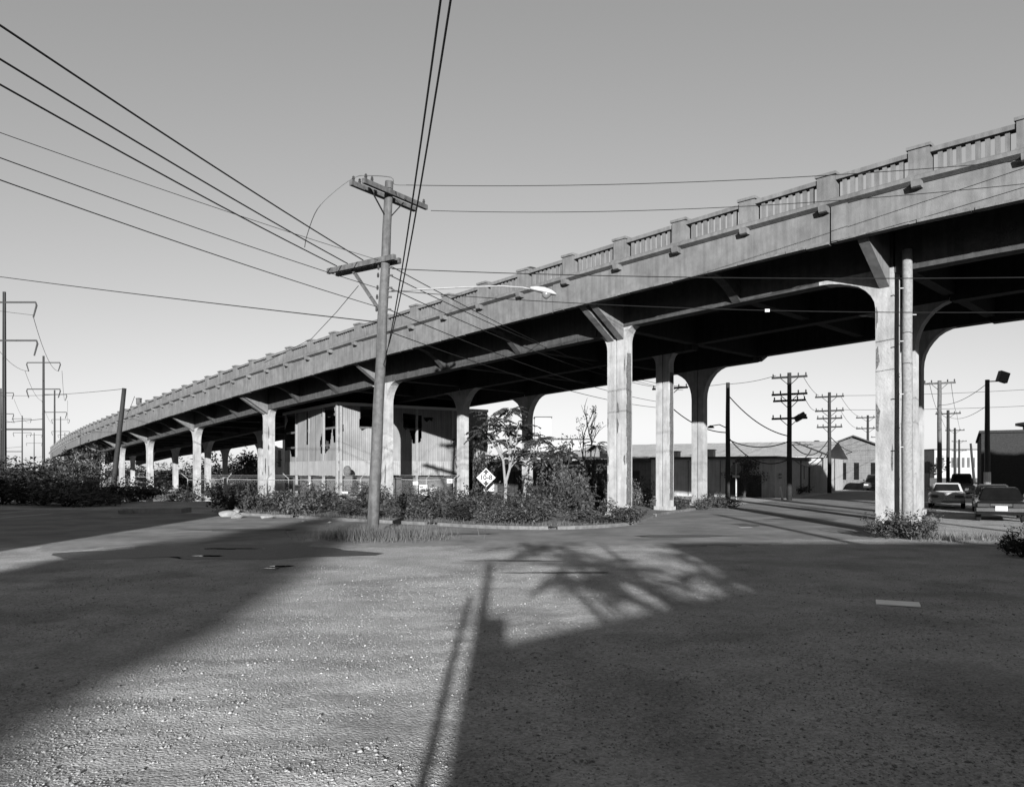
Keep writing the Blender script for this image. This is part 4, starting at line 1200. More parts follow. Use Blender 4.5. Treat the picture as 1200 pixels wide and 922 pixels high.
MB().prism([hp(GW+.1, 2, 0), hp(GW+2.6, 1.2, 0), hp(GW+2.6, 9, 0), hp(GW+.1, 9, 0)], [hp(GW+.1, 2, 3.0), hp(GW+2.6, 1.2, 3.0), hp(GW+2.6, 9, 3.0), hp(GW+.1, 9, 3.0)]).build('side_wing', M['siding'], hs)
MB().bar(hp(GW+.2, 1.0, .9), hp(GW+2.4, .3, .9), .1, 1.8).build('yard_wall', M['wall_pale'], hs)
# dark brick building at the right
bc = Vector((P(1150, 570, 60).x, 60, 0))
bb = thing('dark_brick_building', 'dark flat-roofed brick building at the right behind the parked cars', 'building', bc)
MB().prism([bc, bc+NS*22, bc+NS*22+US*26, bc+US*26], [bc+Vector((0, 0, 5.0)), bc+NS*22+Vector((0, 0, 5.0)), bc+NS*22+US*26+Vector((0, 0, 5.0)), bc+US*26+Vector((0, 0, 5.0))]).build('wall', M['brick_dark'], bb)
e0 = bc-NS*.15-US*.15
MB().prism([e0+Vector((0, 0, 5.002)), e0+NS*22.3+Vector((0, 0, 5.002)), e0+NS*22.3+US*26.3+Vector((0, 0, 5.002)), e0+US*26.3+Vector((0, 0, 5.002))], [e0+Vector((0, 0, 5.2)), e0+NS*22.3+Vector((0, 0, 5.2)), e0+NS*22.3+US*26.3+Vector((0, 0, 5.2)), e0+US*26.3+Vector((0, 0, 5.2))]).build('coping', M['brick_dark'], bb)
q = bc+NS*3.2+US*2; MB().lathe(Vector((q.x, q.y, 5.2)), [(.4, 0), (.4, .3), (.9, .4), (.9, .6), (.2, .7)], 10).build('roof_vent', M['steel_dark'], bb)
for k in range(3):
    q = bc+NS*(4+4*k)-US*.03; wn = MB().box((q.x, q.y, 2.4), (1.4, .1, 1.6), math.atan2(NS.y, NS.x)).build('window', M['glass'], bb)
    MB().box((q.x, q.y, 1.55), (1.6, .2, .1), math.atan2(NS.y, NS.x)).build('sill', M['concrete_dark'], wn)
# far, hazy blocks on the horizon
def far_block(px0, px1, y_top, Y, label, m='far', name='far_building', depth=20, wins=0, cat='building'):
    x0, x1 = (px0-600)/900*Y, (px1-600)/900*Y; H = EYE+(HOR-y_top)/900*Y
    t = thing(name, label, cat, ((x0+x1)/2, Y, 0))
    MB().box(((x0+x1)/2, Y+depth/2, H/2-1), (x1-x0, depth, H+2)).build('wall', M[m], t)
    MB().box(((x0+x1)/2, Y+depth/2, H+.12), (x1-x0+.6, depth+.6, .25)).build('roof', M['far_dark'], t)
    for k in range(wins):
        MB().box((x0+(x1-x0)*(k+.5)/wins, Y-.03, H*.55), ((x1-x0)/wins*.5, .1, H*.35)).build('window', M['far_dark'], t)
    return t
far_block(627, 646, 489, 230, 'tall pale windowless tower seen beyond the deck arch', 'far', 'far_tower', 6, 0, 'tower')
far_block(622, 692, 515, 150, 'pale flat building beyond the small trees under the deck', 'far', wins=7)
far_block(575, 640, 545, 85, 'low white building behind the diamond sign', 'wall_pale', wins=3, depth=10)
far_block(318, 331, 512, 110, 'bright white wall glimpsed left of the torn shed', 'wall_pale', wins=2)
far_block(640, 745, 553, 74, 'long low pale-roofed wall behind the bare tree', 'wall_grey', wins=5, depth=8)
far_block(1095, 1150, 527, 210, 'long pale building far down the right street', 'far', wins=9)
far_block(160, 226, 561, 135, 'low pale wall beyond the far left columns', 'wall_grey', wins=6, depth=6)
far_block(745, 800, 541, 120, 'pale low roofline seen between the middle columns', 'far', wins=4)

# ------------------------------------------------------------------ vehicles
def car(label, loc, rz, paint, L=4.7, Wd=1.78, belt=.90, roofz=1.38, boxy=False, cat='car', name='parked_car', bed=False):
    t = thing(name, label, cat, loc, rz, 'cars parked along the right street')
    hw_ = Wd/2
    def loft(secs, nm, m, smooth=False):
        mb = MB(); n = len(secs[0][1]); rings = []
        for y, pr_ in secs:
            rings.append(len(mb.v)); mb.v += [(x, y, z) for x, z in pr_]
        for i in range(len(rings)-1):
            a, b = rings[i], rings[i+1]
            for k in range(n): mb.f.append((a+k, a+(k+1) % n, b+(k+1) % n, b+k))
        mb.f.append(tuple(rings[0]+k for k in range(n))); mb.f.append(tuple(rings[-1]+k for k in reversed(range(n))))
        return mb.build(nm, m, t, world=False)
    h = L/2
    side = [(-h+.08, .30), (-h, .42), (-h+.02, .74), (-h+.10, belt-.04), (-h+.9, belt+.02), (0, belt), (h-1.2, belt-.02), (h-.12, belt-.14), (h, .62), (h-.04, .36), (h-.15, .28)]
    ins = lambda p, dx, dz: [(x*(1-dx), z if z < .5 else z-dz) for x, z in p]
    body = loft([(-hw_, ins(side, .04, .10)), (-hw_+.07, ins(side, .012, .03)), (-hw_*.5, side), (hw_*.5, side), (hw_-.07, ins(side, .012, .03)), (hw_, ins(side, .04, .10))], 'body', M[paint])
    if boxy: g0, g1, r0, r1 = -h+.12, .75, -h+.22, .35
    elif bed: g0, g1, r0, r1 = -.35, 1.05, -.25, .45
    else: g0, g1, r0, r1 = -h+.75, 1.05, -h+1.35, .25
    base = belt-.03
    cb = MB().quadhex([(g0, -hw_+.08, base), (g1, -hw_+.08, base), (g1, hw_-.08, base), (g0, hw_-.08, base), (r0, -hw_+.27, roofz), (r1, -hw_+.27, roofz), (r1, hw_-.27, roofz), (r0, hw_-.27, roofz)])
    bm = bmesh.new(); me = cb.mesh('cabin', M[paint]); bm.from_mesh(me)
    bmesh.ops.bevel(bm, geom=[e for e in bm.edges], offset=.05, segments=2, affect='EDGES'); bm.to_mesh(me); bm.free()
    cab = link_mesh(me, 'cabin', t, Matrix.Identity(4), world=False)
    def lerp(a, b, q): return a+(b-a)*q
    def pane(nm, c4, off):
        mb = MB(); n_ = (Vector(c4[1])-Vector(c4[0])).cross(Vector(c4[3])-Vector(c4[0])).normalized()
        if n_.dot(Vector(off)) < 0: n_ = -n_
        mb.prism([Vector(p)+n_*.008 for p in c4], [Vector(p)-n_*.01 for p in c4]); mb.build(nm, M['glass'], cab, world=False)
    def cp(xb, xt, yb, yt, q): return (lerp(xb, xt, q), lerp(yb, yt, q), lerp(base, roofz, q))
    yb, yt = hw_-.08, hw_-.27
    for nm, xb, xt, o in (('rear_window', g0, r0, (-1, 0, .3)), ('windscreen', g1, r1, (1, 0, .3))):
        a, b = .16, .88
        pane(nm, [(lerp(xb, xt, a), -lerp(yb, yt, a)+.12, lerp(base, roofz, a)), (lerp(xb, xt, a), lerp(yb, yt, a)-.12, lerp(base, roofz, a)),
                  (lerp(xb, xt, b), lerp(yb, yt, b)-.10, lerp(base, roofz, b)), (lerp(xb, xt, b), -lerp(yb, yt, b)+.10, lerp(base, roofz, b))], o)
    for s_ in (-1, 1):
        for u0, u1 in ((.08, .47), (.53, .92)):
            c4 = []
            for q_, u in ((.16, u0), (.16, u1), (.86, u1), (.86, u0)):
                c4.append((lerp(lerp(g0, r0, q_), lerp(g1, r1, q_), u), s_*lerp(yb, yt, q_), lerp(base, roofz, q_)))
            pane('side_window', c4, (0, s_, .2))
        mi = MB().box((g1-.28, s_*(hw_+.09), belt+.1), (.08, .18, .13)).build('mirror', M['chrome'], t, world=False)
    for x in (-h*.58, h*.60):
        for s_ in (-1, 1):
            ax = Matrix.Translation((x, s_*(hw_-.10), .32)) @ Matrix.Rotation(R(90), 4, 'X')
            wh = MB().lathe(None, [(.22, -.10), (.30, -.105), (.325, -.06), (.325, .06), (.30, .105), (.22, .10)], 18, axis=ax).build('wheel', M['rubber'], t, world=False, smooth=False)
            MB().lathe(None, [(.06, -.115), (.19, -.112), (.2, -.09), (.2, .09), (.19, .112), (.06, .115)], 14, axis=ax).build('hub_cap', M['chrome'], wh, world=False)
    bmp = MB().box((-h-.02, 0, .5), (.12, Wd-.06, .14)).build('rear_bumper', M['chrome'], t, world=False)
    MB().box((h+.02, 0, .48), (.12, Wd-.06, .14)).build('front_bumper', M['chrome'], t, world=False)
    MB().box((-h-.09, -.35 if boxy else (.0 if paint == 'paint_dark' else .42), .42 if not paint == 'paint_dark' else .56), (.02, .42, .2)).build('number_plate', M['white'], t, world=False)
    for s_ in (-1, 1):
        MB().box((-h-.005, s_*(hw_-.28), .68), (.06, .42, .14)).build('tail_lamp', M['tail'], t, world=False)
        MB().box((h-.01, s_*(hw_-.3), .62), (.06, .4, .16)).build('headlamp', M['lampwhite'], t, world=False)
    MB().box((-h+.005, 0, .70), (.03, Wd*.42, .09)).build('trim_strip', M['chrome'], t, world=False)
    return t
SR = math.atan2(.861, .509)
def gpos(px, Y): return ((px-600)/900*Y, Y, .006)
car('white sedan seen from behind beside the big right columns', gpos(1110, 44.0), SR, 'paint_white')
car('dark boxy van seen from behind, beyond the white sedan', gpos(1127, 60), SR, 'paint_dark', 4.4, 1.75, 1.0, 1.85, True, 'van', 'parked_van')
car('dark sedan with a chrome bumper, nearest car at the right edge', gpos(1171, 33.0), SR, 'paint_dark')
car('dark grey sedan parked just beyond the nearest car at the right', gpos(1163, 39.8), SR, 'paint_grey')
car('small pickup truck facing the viewer far down the middle street', gpos(1025, 80), SR+math.pi, 'paint_grey', 4.6, 1.75, .98, 1.68, False, 'pickup truck', 'pickup_truck', True)

# ------------------------------------------------------------------ plants
def leaves(centers, radii, n, size, r, shell=.55, flat=.35, upb=.3):
    """n leaf quads spread through ellipsoid lobes"""
    centers = np.array(centers, float); radii = np.array(radii, float)
    wgt = radii.prod(1)**(2/3); wgt /= wgt.sum()
    k = r.choice(len(centers), n, p=wgt)
    dv = r.normal(size=(n, 3)); dv /= np.linalg.norm(dv, axis=1)[:, None]
    rad = shell+(1-shell)*r.random(n)**.6
    rad *= (1+.18*np.sin(dv[:, 0]*7+k)+.14*np.sin(dv[:, 2]*9+2*k))
    c = centers[k]+dv*radii[k]*rad[:, None]
    nrm = dv*.6+r.normal(size=(n, 3))*.7+np.array([0, 0, upb]); nrm /= np.linalg.norm(nrm, axis=1)[:, None]
    t = np.cross(nrm, r.normal(size=(n, 3))); t /= np.linalg.norm(t, axis=1)[:, None]
    b = np.cross(nrm, t)
    s = size*r.uniform(.6, 1.4, n)[:, None]
    Vv = np.stack([c-t*s, c+b*s*.45-t*s*.1, c+t*s, c-b*s*.45-t*s*.1], 1)
    return Vv.reshape(-1, 3), np.arange(n*4).reshape(-1, 4)
SHM = {}
def shrub_mesh(kind, var, n, size, matn):
    key = (kind, var)
    if key in SHM: return SHM[key]
    r = np.random.default_rng(100+var+hash(kind) % 50 if False else 100+var*7+len(kind))
    cs, rs = [], []
    for k in range(9):
        a = r.random()*6.28; q = r.random()**.5*.55
        h = .25+.45*r.random()*(1-q*.6)
        cs.append((q*math.cos(a), q*math.sin(a), h)); rs.append((.28+.15*r.random(), .28+.15*r.random(), .22+.12*r.random()))
    Vv, Fv = leaves(cs, rs, n, size, r)
    # upright sprigs breaking the outline
    extra = []
    for k in range(26):
        a = r.random()*6.28; q = r.random()**.5*.8
        p0 = np.array((q*math.cos(a), q*math.sin(a), .45)); d_ = np.array((.35*math.cos(a)*r.random(), .35*math.sin(a)*r.random(), .5+.3*r.random()))
        m_ = 16; tt = r.random(m_)[:, None]; c = p0+d_*tt+r.normal(size=(m_, 3))*.035
        dv = r.normal(size=(m_, 3)); dv /= np.linalg.norm(dv, axis=1)[:, None]; nb2 = np.cross(dv, r.normal(size=(m_, 3))); nb2 /= np.linalg.norm(nb2, axis=1)[:, None]
        s = size*r.uniform(.6, 1.2, m_)[:, None]
        extra.append(np.stack([c-dv*s, c+nb2*s*.4, c+dv*s, c-nb2*s*.4], 1).reshape(-1, 3))
    ex = np.concatenate(extra)
    Va = np.concatenate([Vv, ex]); Va[:, 2] = np.maximum(Va[:, 2], -.02)
    Fa = np.arange(len(Va)).reshape(-1, 4)
    fol = fast_mesh('foliage', Va, Fa, M[matn])
    st = MB()
    for k in range(7):
        a = r.random()*6.28; st.tube([(0, 0, -.05), (.25*math.cos(a), .25*math.sin(a), .3), (.5*math.cos(a), .5*math.sin(a), .65)], [.02, .014, .006], 5)
    SHM[key] = (fol, st.mesh('stems', M['bark_dark']))
    return SHM[key]
def shrub(x, y, w_, h_, label, group, kind='mid', var=0, matn='leaf', n=1300, size=.055, z=None, name='shrub'):
    fol, st = shrub_mesh(kind+matn, var, n, size, matn)
    z = float(gz(np.array(x), np.array(y))) if z is None else z
    t = thing(name, label, 'shrub', (x, y, z), random.uniform(0, 6.28), group)
    S = Matrix.Diagonal((w_/2, w_/2, h_, 1))
    link_mesh(fol, 'foliage', t, S, world=False); link_mesh(st, 'stems', t, S, world=False)
    return t
r_ = random.Random(3)
ORD = ('first', 'second', 'third', 'fourth', 'fifth', 'sixth', 'seventh', 'eighth', 'ninth', 'tenth', 'eleventh', 'twelfth', 'thirteenth', 'last')
n_ = 0
for i in range(17):                                        # front row along the kerb
    px = 300+i*27+r_.uniform(-7, 7)
    x = (px-600)/900*34
    yk = float(np.interp(x, [p.x for p in kl if p.x < 3.2], [p.y for p in kl if p.x < 3.2]))
    y = yk+1.1+r_.uniform(0, .7); x = (px-600)/900*y
    if i in (3, 8, 13): continue                           # gaps in the hedge
    shrub(x, y, r_.uniform(1.5, 2.7), r_.choice((.4, .6, .8, 1.05)), 'low leafy shrub right behind the far kerb, %s from the left in the hedge' % ORD[n_], 'hedge shrubs behind the far kerb', 'mid', i % 5, ('leaf', 'leaf_dark', 'leaf_pale', 'leaf')[i % 4], z=.09); n_ += 1
for i in range(13):                                        # second row
    px = 275+i*24+r_.uniform(-7, 7); y = 40.5+r_.uniform(-1.5, 3.0)-max(0, (px-480)*.012); x = (px-600)/900*y
    shrub(x, y, r_.uniform(2.2, 3.0), r_.uniform(.65, 1.2), 'leafy shrub in the second row before the chain-link fence, %s from the left' % (ORD[i] if i < 12 else 'last'), 'second row shrubs before the fence', 'mid', (i+2) % 5, 'leaf' if i % 3 else 'leaf_dark', z=.05)
for k, (px, y, w_, h_, mt, lab) in enumerate((
    (655, 36.0, 2.5, 1.8, 'leaf', 'tall bushy shrub left of the spalled front column, biggest of the clump'),
    (632, 35.0, 2.2, 1.6, 'leaf_dark', 'dark rounded shrub under the ailanthus tree'),
    (685, 38.0, 2.4, 1.7, 'leaf', 'tall shrub just left of the spalled front column'),
    (700, 43.0, 2.8, 2.3, 'leaf_dark', 'dark shrub behind the spalled front column'),
    (668, 41.5, 3.2, 2.3, 'leaf_pale', 'pale feathery shrub behind the big clump by the column'),
    (560, 32.0, 3.0, 1.25, 'leaf', 'spreading shrub in front of the diamond sign'),
    (600, 31.4, 2.6, 1.05, 'leaf_dark', 'low dark shrub at the kerb below the ailanthus tree'),
    (751, 43.5, 2.2, 1.5, 'leaf_pale', 'pale grassy shrub between the first two right columns'),
    (795, 40.0, 1.6, .7, 'leaf', 'small weeds at the foot of the middle column'),
    (843, 43.0, 2.8, .75, 'leaf', 'low weeds between the street column and the bare black pole'),
    (828, 41.0, 1.7, .65, 'leaf_pale', 'small dry weeds at the foot of the rear street column'),
    (1040, 23.6, 1.6, .72, 'leaf', 'leafy weeds around the foot of the big right column, left clump'),
    (1068, 23.3, 1.9, .80, 'leaf', 'leafy weeds around the foot of the big right column, right clump'),
    (1197, 18.6, 1.4, .7, 'leaf_dark', 'dark bush at the right edge of the lot'),
    (935, 67.5, 3.6, .8, 'leaf_dark', 'low dark bush at the foot of the white wall'),
    )):
    shrub((px-600)/900*y, y, w_, h_, lab, None, 'mid', k % 5, mt, z=.05 if 27 < y < 48 and px < 760 else 0.0)
# dark scrub on the left
for k, (px, y, w_, h_, mt, lab) in enumerate((
    (12, 66, 9, 3.3, 'leaf_dark', 'big dark bush at the left edge below the railway masts'),
    (42, 70, 9, 3.8, 'leaf_dark', 'big rounded dark bush, second from the left edge'),
    (25, 56, 8, 2.6, 'leaf_dark', 'dark thicket in front of the big bushes at the left edge'),
    (66, 60, 7, 2.9, 'leaf_dark', 'dark thicket left of the pale-stemmed tree'),
    (3, 48, 8, 1.9, 'leaf_dark', 'low dark thicket cut by the left edge'),
    (48, 46, 6, 1.2, 'leaf_dark', 'weedy patch along the left road edge, left end'),
    (78, 45, 5, 1.4, 'leaf_pale', 'pale dry weeds along the left road edge'),
    (104, 45, 5, 1.3, 'leaf_pale', 'pale dry weeds at the foot of the pale-stemmed tree'),
    (130, 49, 5, 1.6, 'leaf_dark', 'dark weeds at the foot of the leaning pole'),
    (158, 53, 5, 1.3, 'leaf_dark', 'dark weeds before the far left columns'),
    (215, 62, 4, 1.2, 'leaf', 'weeds between the far left columns'),
    (255, 60, 4.5, 1.7, 'leaf_dark', 'dark weeds left of the marker posts'),
    (285, 100, 9, 5.0, 'leaf_dark', 'dark distant tree clump seen under the deck left of the shed'),
    (190, 120, 12, 3.6, 'leaf_dark', 'dark hedge beyond the far left columns'),
    (1075, 190, 20, 5, 'leaf_dark', 'dark distant trees at the end of the right street'),
    (745, 150, 18, 5.0, 'leaf_dark', 'dark distant tree mass seen between middle columns'),
    (650, 140, 10, 7, 'leaf_dark', 'round dark distant tree right of the pale tower'),
    (556, 58, 3.6, 4.6, 'leaf_dark', 'dark ivy-like thicket behind the lit middle column'))):
    shrub((px-600)/900*y, y, w_, h_, lab, None, 'mid', k % 5, mt)
for k in range(26):                                         # far tree line
    px = -60+k*52+r_.uniform(-14, 14); y = 330+r_.uniform(-30, 60)
    shrub((px-600)/900*y, y, r_.uniform(22, 34), r_.uniform(5, 8.5), 'far tree in the dark line along the horizon', 'far tree line', 'far', k % 3, 'leaf_dark', 900, .06, name='far_tree')

def frond(r, base, d_, L, out, lw=.11):
    """compound leaf: paired leaflets along an arching stalk"""
    d_ = np.array(d_, float); d_ /= np.linalg.norm(d_)
    side = np.cross(d_, (0, 0, 1)); side /= (np.linalg.norm(side)+1e-6)
    p = np.array(base, float); v = d_.copy(); n = 14; st = L/n; pts = [p.copy()]
    for i in range(n):
        v = v+np.array((0, 0, -.075)); v /= np.linalg.norm(v); p = p+v*st; pts.append(p.copy())
        if i < 1: continue
        q = math.sin(min(1, (i+1)/n*1.1)*math.pi*.9)*.6+.4
        for sg in (-1, 1):
            ld = side*sg*.8+v*.4+np.array((0, 0, -.75+.5*r.random())); ld /= np.linalg.norm(ld)
            w_ = v+.25*r.normal(size=3); w_ -= ld*w_.dot(ld); w_ /= (np.linalg.norm(w_)+1e-6); ll = lw*2.0*q*L; ww = lw*.3*L+.008
            out.append([p, p+ld*ll*.45+w_*ww, p+ld*ll, p+ld*ll*.45-w_*ww])
    return pts
def ailanthus(x, y, H, label, seed, tufts, trunks, L=1.0, mt='leaf', bark='bark', nfr=17, group=None, name='ailanthus_tree'):
    """tufts: (dx, dy, z); trunks: list of polylines (dx, dy, z) with radii"""
    r = np.random.default_rng(seed)
    t = thing(name, label, 'tree', (x, y, 0), 0, group)
    out = []; br = MB()
    for (dx, dy, z) in tufts:
        b = np.array((x+dx, y+dy, z))
        for k in range(nfr):
            a = 2*math.pi*k/nfr*1.6+r.random()*.8; el = r.uniform(-.15, .95)
            frond(r, b+r.normal(size=3)*.05-np.array((0, 0, .25*r.random())), (math.cos(a), math.sin(a), el), L*r.uniform(.75, 1.2), out)
        j = min(trunks, key=lambda tr: (tr[-1][0]-dx)**2+(tr[-1][1]-dy)**2)
        m_ = j[len(j)//2]; e = j[-1]
        br.tube([(x+m_[0], y+m_[1], m_[2]), (x+(m_[0]+dx)/2+.1, y+(m_[1]+dy)/2, (m_[2]+z)/2-.05), (x+dx, y+dy, z)], [.045, .03, .018], 6)
    for tr in trunks:
        br.tube([(x+a, y+b, c) for a, b, c in tr], [.09-.05*i/len(tr) for i in range(len(tr))], 8)
    Va = np.array(out).reshape(-1, 3)
    link_mesh(fast_mesh('crown', Va, np.arange(len(Va)).reshape(-1, 4), M[mt]), 'crown', t, Matrix.Identity(4))
    br.build('trunk', M[bark], t)
    return t
def pxt(px, py, Y, x0, y0): q = P(px, py, Y); return (q.x-x0, q.y-y0, q.z)
ax_, ay_ = G(592, 596).x, 42.0
ax_ = (592-600)/900*42
tf = [pxt(a, b, ay_+c, ax_, ay_) for a, b, c in ((566, 503, -.5), (583, 515, .4), (598, 478, 0), (575, 487, .6), (607, 497, -.6), (590, 500, -.3), (618, 510, .3), (632, 515, -.3), (612, 525, .8), (582, 535, .7), (625, 532, -.5), (601, 538, .4), (640, 540, .6))]
ailanthus(ax_, ay_, 6, 'young ailanthus tree with palm-like leaf tufts standing in the hedge', 11, tf,
          [[(0, 0, 0), (.02, 0, 1.2), (-.1, 0, 2.6), (-.6, 0, 3.8)], [(0, 0, 0), (.05, 0, 1.5), (.25, 0, 2.2), (.3, 0, 4.0), (.25, 0, 5.2)], [(1.0, .3, 0), (1.1, .2, 1.4), (1.4, 0, 2.6), (1.7, 0, 3.6)]], 1.05)
bx_, by_ = (660-600)/900*46, 46.0
tf = [pxt(a, b, by_+c, bx_, by_) for a, b, c in ((652, 525, 0), (668, 530, .5), (645, 540, -.4), (660, 545, .3), (680, 545, .2), (700, 520, 1), (705, 545, .6))]
ailanthus(bx_, by_, 4, 'small ailanthus sapling left of the bare tree', 12, tf, [[(0, 0, 0), (0, 0, 1.5), (-.1, 0, 2.8)], [(.9, 0, 0), (1.2, 0, 1.2), (1.9, 0, 2.6)]], .85, 'leaf', 'bark_dark')
for k, (px, py_, Y, h_, L_) in enumerate(((330, 600, 36.5, 1.5, .7), (395, 600, 35, 1.3, .6), (450, 600, 34.5, 1.2, .6), (515, 600, 32.5, 1.5, .75), (548, 600, 31.6, 1.2, .8), (612, 600, 31, 1.0, .7), (640, 600, 31.5, 1.3, .7), (683, 600, 33.5, 1.7, .7), (430, 600, 41, 1.8, .7), (365, 600, 42, 1.9, .7))):
    x_ = (px-600)/900*Y
    ailanthus(x_, Y, h_, 'feathery ailanthus seedling in the hedge, %s from the left' % ('first', 'fourth', 'sixth', 'seventh', 'eighth', 'ninth', 'tenth', 'last', 'fifth', 'second')[k] if k != 9 else 'tall feathery ailanthus seedling before the torn shed', 200+k,
              [(0, 0, h_*.75), (.25, .1, h_*.55), (-.25, -.1, h_*.5)], [[(0, 0, 0), (.02, 0, h_*.4), (0, 0, h_*.75)]], L_, 'leaf' if k % 3 else 'leaf_pale', 'bark_dark', 9, 'ailanthus seedlings in the hedge', 'ailanthus_seedling')
# bare tree
nx_, ny_ = (692-600)/900*52, 52.0
bt = thing('bare_tree', 'leafless tree with thin upright twigs left of the spalled column', 'tree', (nx_, ny_, 0))
rr = random.Random(8); bm_ = MB(); tw = []
def branch(p, d_, L, rad, lev):
    q = p+d_*L; mid = p+d_*L*.5+Vector((rr.uniform(-.05, .05), rr.uniform(-.05, .05), 0))*L
    bm_.tube([p, mid, q], [rad, rad*.8, rad*.6], 5)
    if lev == 0: tw.append(q); return
    for k in range(rr.choice((2, 3, 3))):
        nd = (d_+Vector((rr.uniform(-.55, .55), rr.uniform(-.5, .5), rr.uniform(0, .35)))).normalized()
        branch(q if k else mid, nd, L*rr.uniform(.62, .85), rad*.6, lev-1)
branch(Vector((nx_, ny_, 0)), Vector((.02, 0, 1)), 2.5, .13, 4)
bm_.build('trunk', M['bark_dark'], bt)
Va, Fa = leaves([tuple(q) for q in tw[:18]], [(.25, .25, .2)]*min(18, len(tw)), 260, .07, np.random.default_rng(4))
link_mesh(fast_mesh('crown', Va, Fa, M['leaf_dark']), 'crown', bt, Matrix.Identity(4))
# general leafy tree
def tree(x, y, H, rx, label, seed, n=5000, size=.16, mt='leaf_dark', zlow=.3, group=None, bark='bark_dark', name='leafy_tree', ry=None):
    r = np.random.default_rng(seed); z0 = float(gz(np.array(x), np.array(y)))
    t = thing(name, label, 'tree', (x, y, z0), 0, group)
    ry = ry or rx
    cs, rs = [], []; tr = MB()
    tr.tube([(x, y, z0-.1), (x+.1, y, z0+H*.3), (x, y, z0+H*.62), (x+.1, y, z0+H*.85)], [.035*H, .026*H, .016*H, .006*H], 8)
    for k in range(16):
        a = r.random()*6.28; h = zlow+(.92-zlow)*r.random(); q = math.sin(min(1, (h-zlow+.18)/(1.05-zlow))*math.pi)**.6*r.random()**.5
        c = (x+rx*q*.75*math.cos(a), y+ry*q*.75*math.sin(a), z0+H*h)
        cs.append(c); rs.append((rx*(.3+.12*r.random()), ry*(.3+.12*r.random()), H*.11*(1+.5*r.random())))
        tr.tube([(x, y, z0+H*(h*.6)), ((x+c[0])/2, (y+c[1])/2, z0+H*h*.85), c], [.012*H, .008*H, .003*H], 5)
    Va, Fa = leaves(cs, rs, n, size, r, .35)
    link_mesh(fast_mesh('crown', Va, Fa, M[mt]), 'crown', t, Matrix.Identity(4)); tr.build('trunk', M[bark], t)
    return t
tree((88-600)/900*68, 68, 5.4, 3.6, 'small tree with pale bare stems at the far end of the viaduct', 21, 2600, .14, 'leaf', .25, bark='bark')
tree((108-600)/900*74, 74, 6.2, 3.0, 'slender leafy tree against the far left columns', 22, 1800, .13, 'leaf_dark', .3, bark='bark')
tree((70-600)/900*82, 82, 5.2, 3.4, 'dark bushy tree where the viaduct meets the bank', 23, 2200, .15, 'leaf_dark', .2)
tree((872-600)/900*58.6, 58.6, 3.3, 1.9, 'vine-like leafy tree against the garage wall beside the octagonal sign', 24, 1600, .09, 'leaf', .45)
tree((290-600)/900*95, 95, 6.3, 3.2, 'dark tree seen under the deck left of the doubled column', 25, 1800, .16, 'leaf_dark', .3)

# grass and small weeds
def blades(n, fx_, h0, h1, w0, m, name, label, seed):
    r = np.random.default_rng(seed)
    x, y = fx_(r, n); n = len(x); h = r.uniform(h0, h1, n); a = r.random(n)*6.28; l = r.normal(size=(n, 2))*.28
    z = gz(x, y)
    ca, sa = np.cos(a)*w0, np.sin(a)*w0
    b0 = np.stack([x-ca, y-sa, z], -1); b1 = np.stack([x+ca, y+sa, z], -1); tp = np.stack([x+l[:, 0]*h, y+l[:, 1]*h, z+h], -1)
    link_mesh(fast_mesh(name, np.stack([b0, b1, tp], 1).reshape(-1, 3), np.arange(3*n).reshape(-1, 3), M[m]), name, label=label, cat='grass', kind='stuff')
blades(5200, lambda r, n: (-4.2+r.normal(size=n)*.8+.3*np.sin(r.random(n)*9), 23.9+r.normal(size=n)*.6), .06, .46, .008, 'grass', 'grass_tuft', 'dry grass tuft around the foot of the utility pole', 31)
blades(2500, lambda r, n: ((lambda x: (x, np.interp(x, [p.x for p in kl if p.x < 9], [p.y for p in kl if p.x < 9])+.25+np.abs(r.normal(size=n))*.5))(r.uniform(-13, 5.2, n))), .08, .35, .012, 'grass', 'kerb_grass', 'dry grass along the back of the far kerb', 32)
blades(900, lambda r, n: (r.uniform(12, 17, n), 23.6+r.normal(size=n)*.6), .05, .25, .012, 'grass', 'kerb_grass', 'sparse dry grass around the big right column', 33)

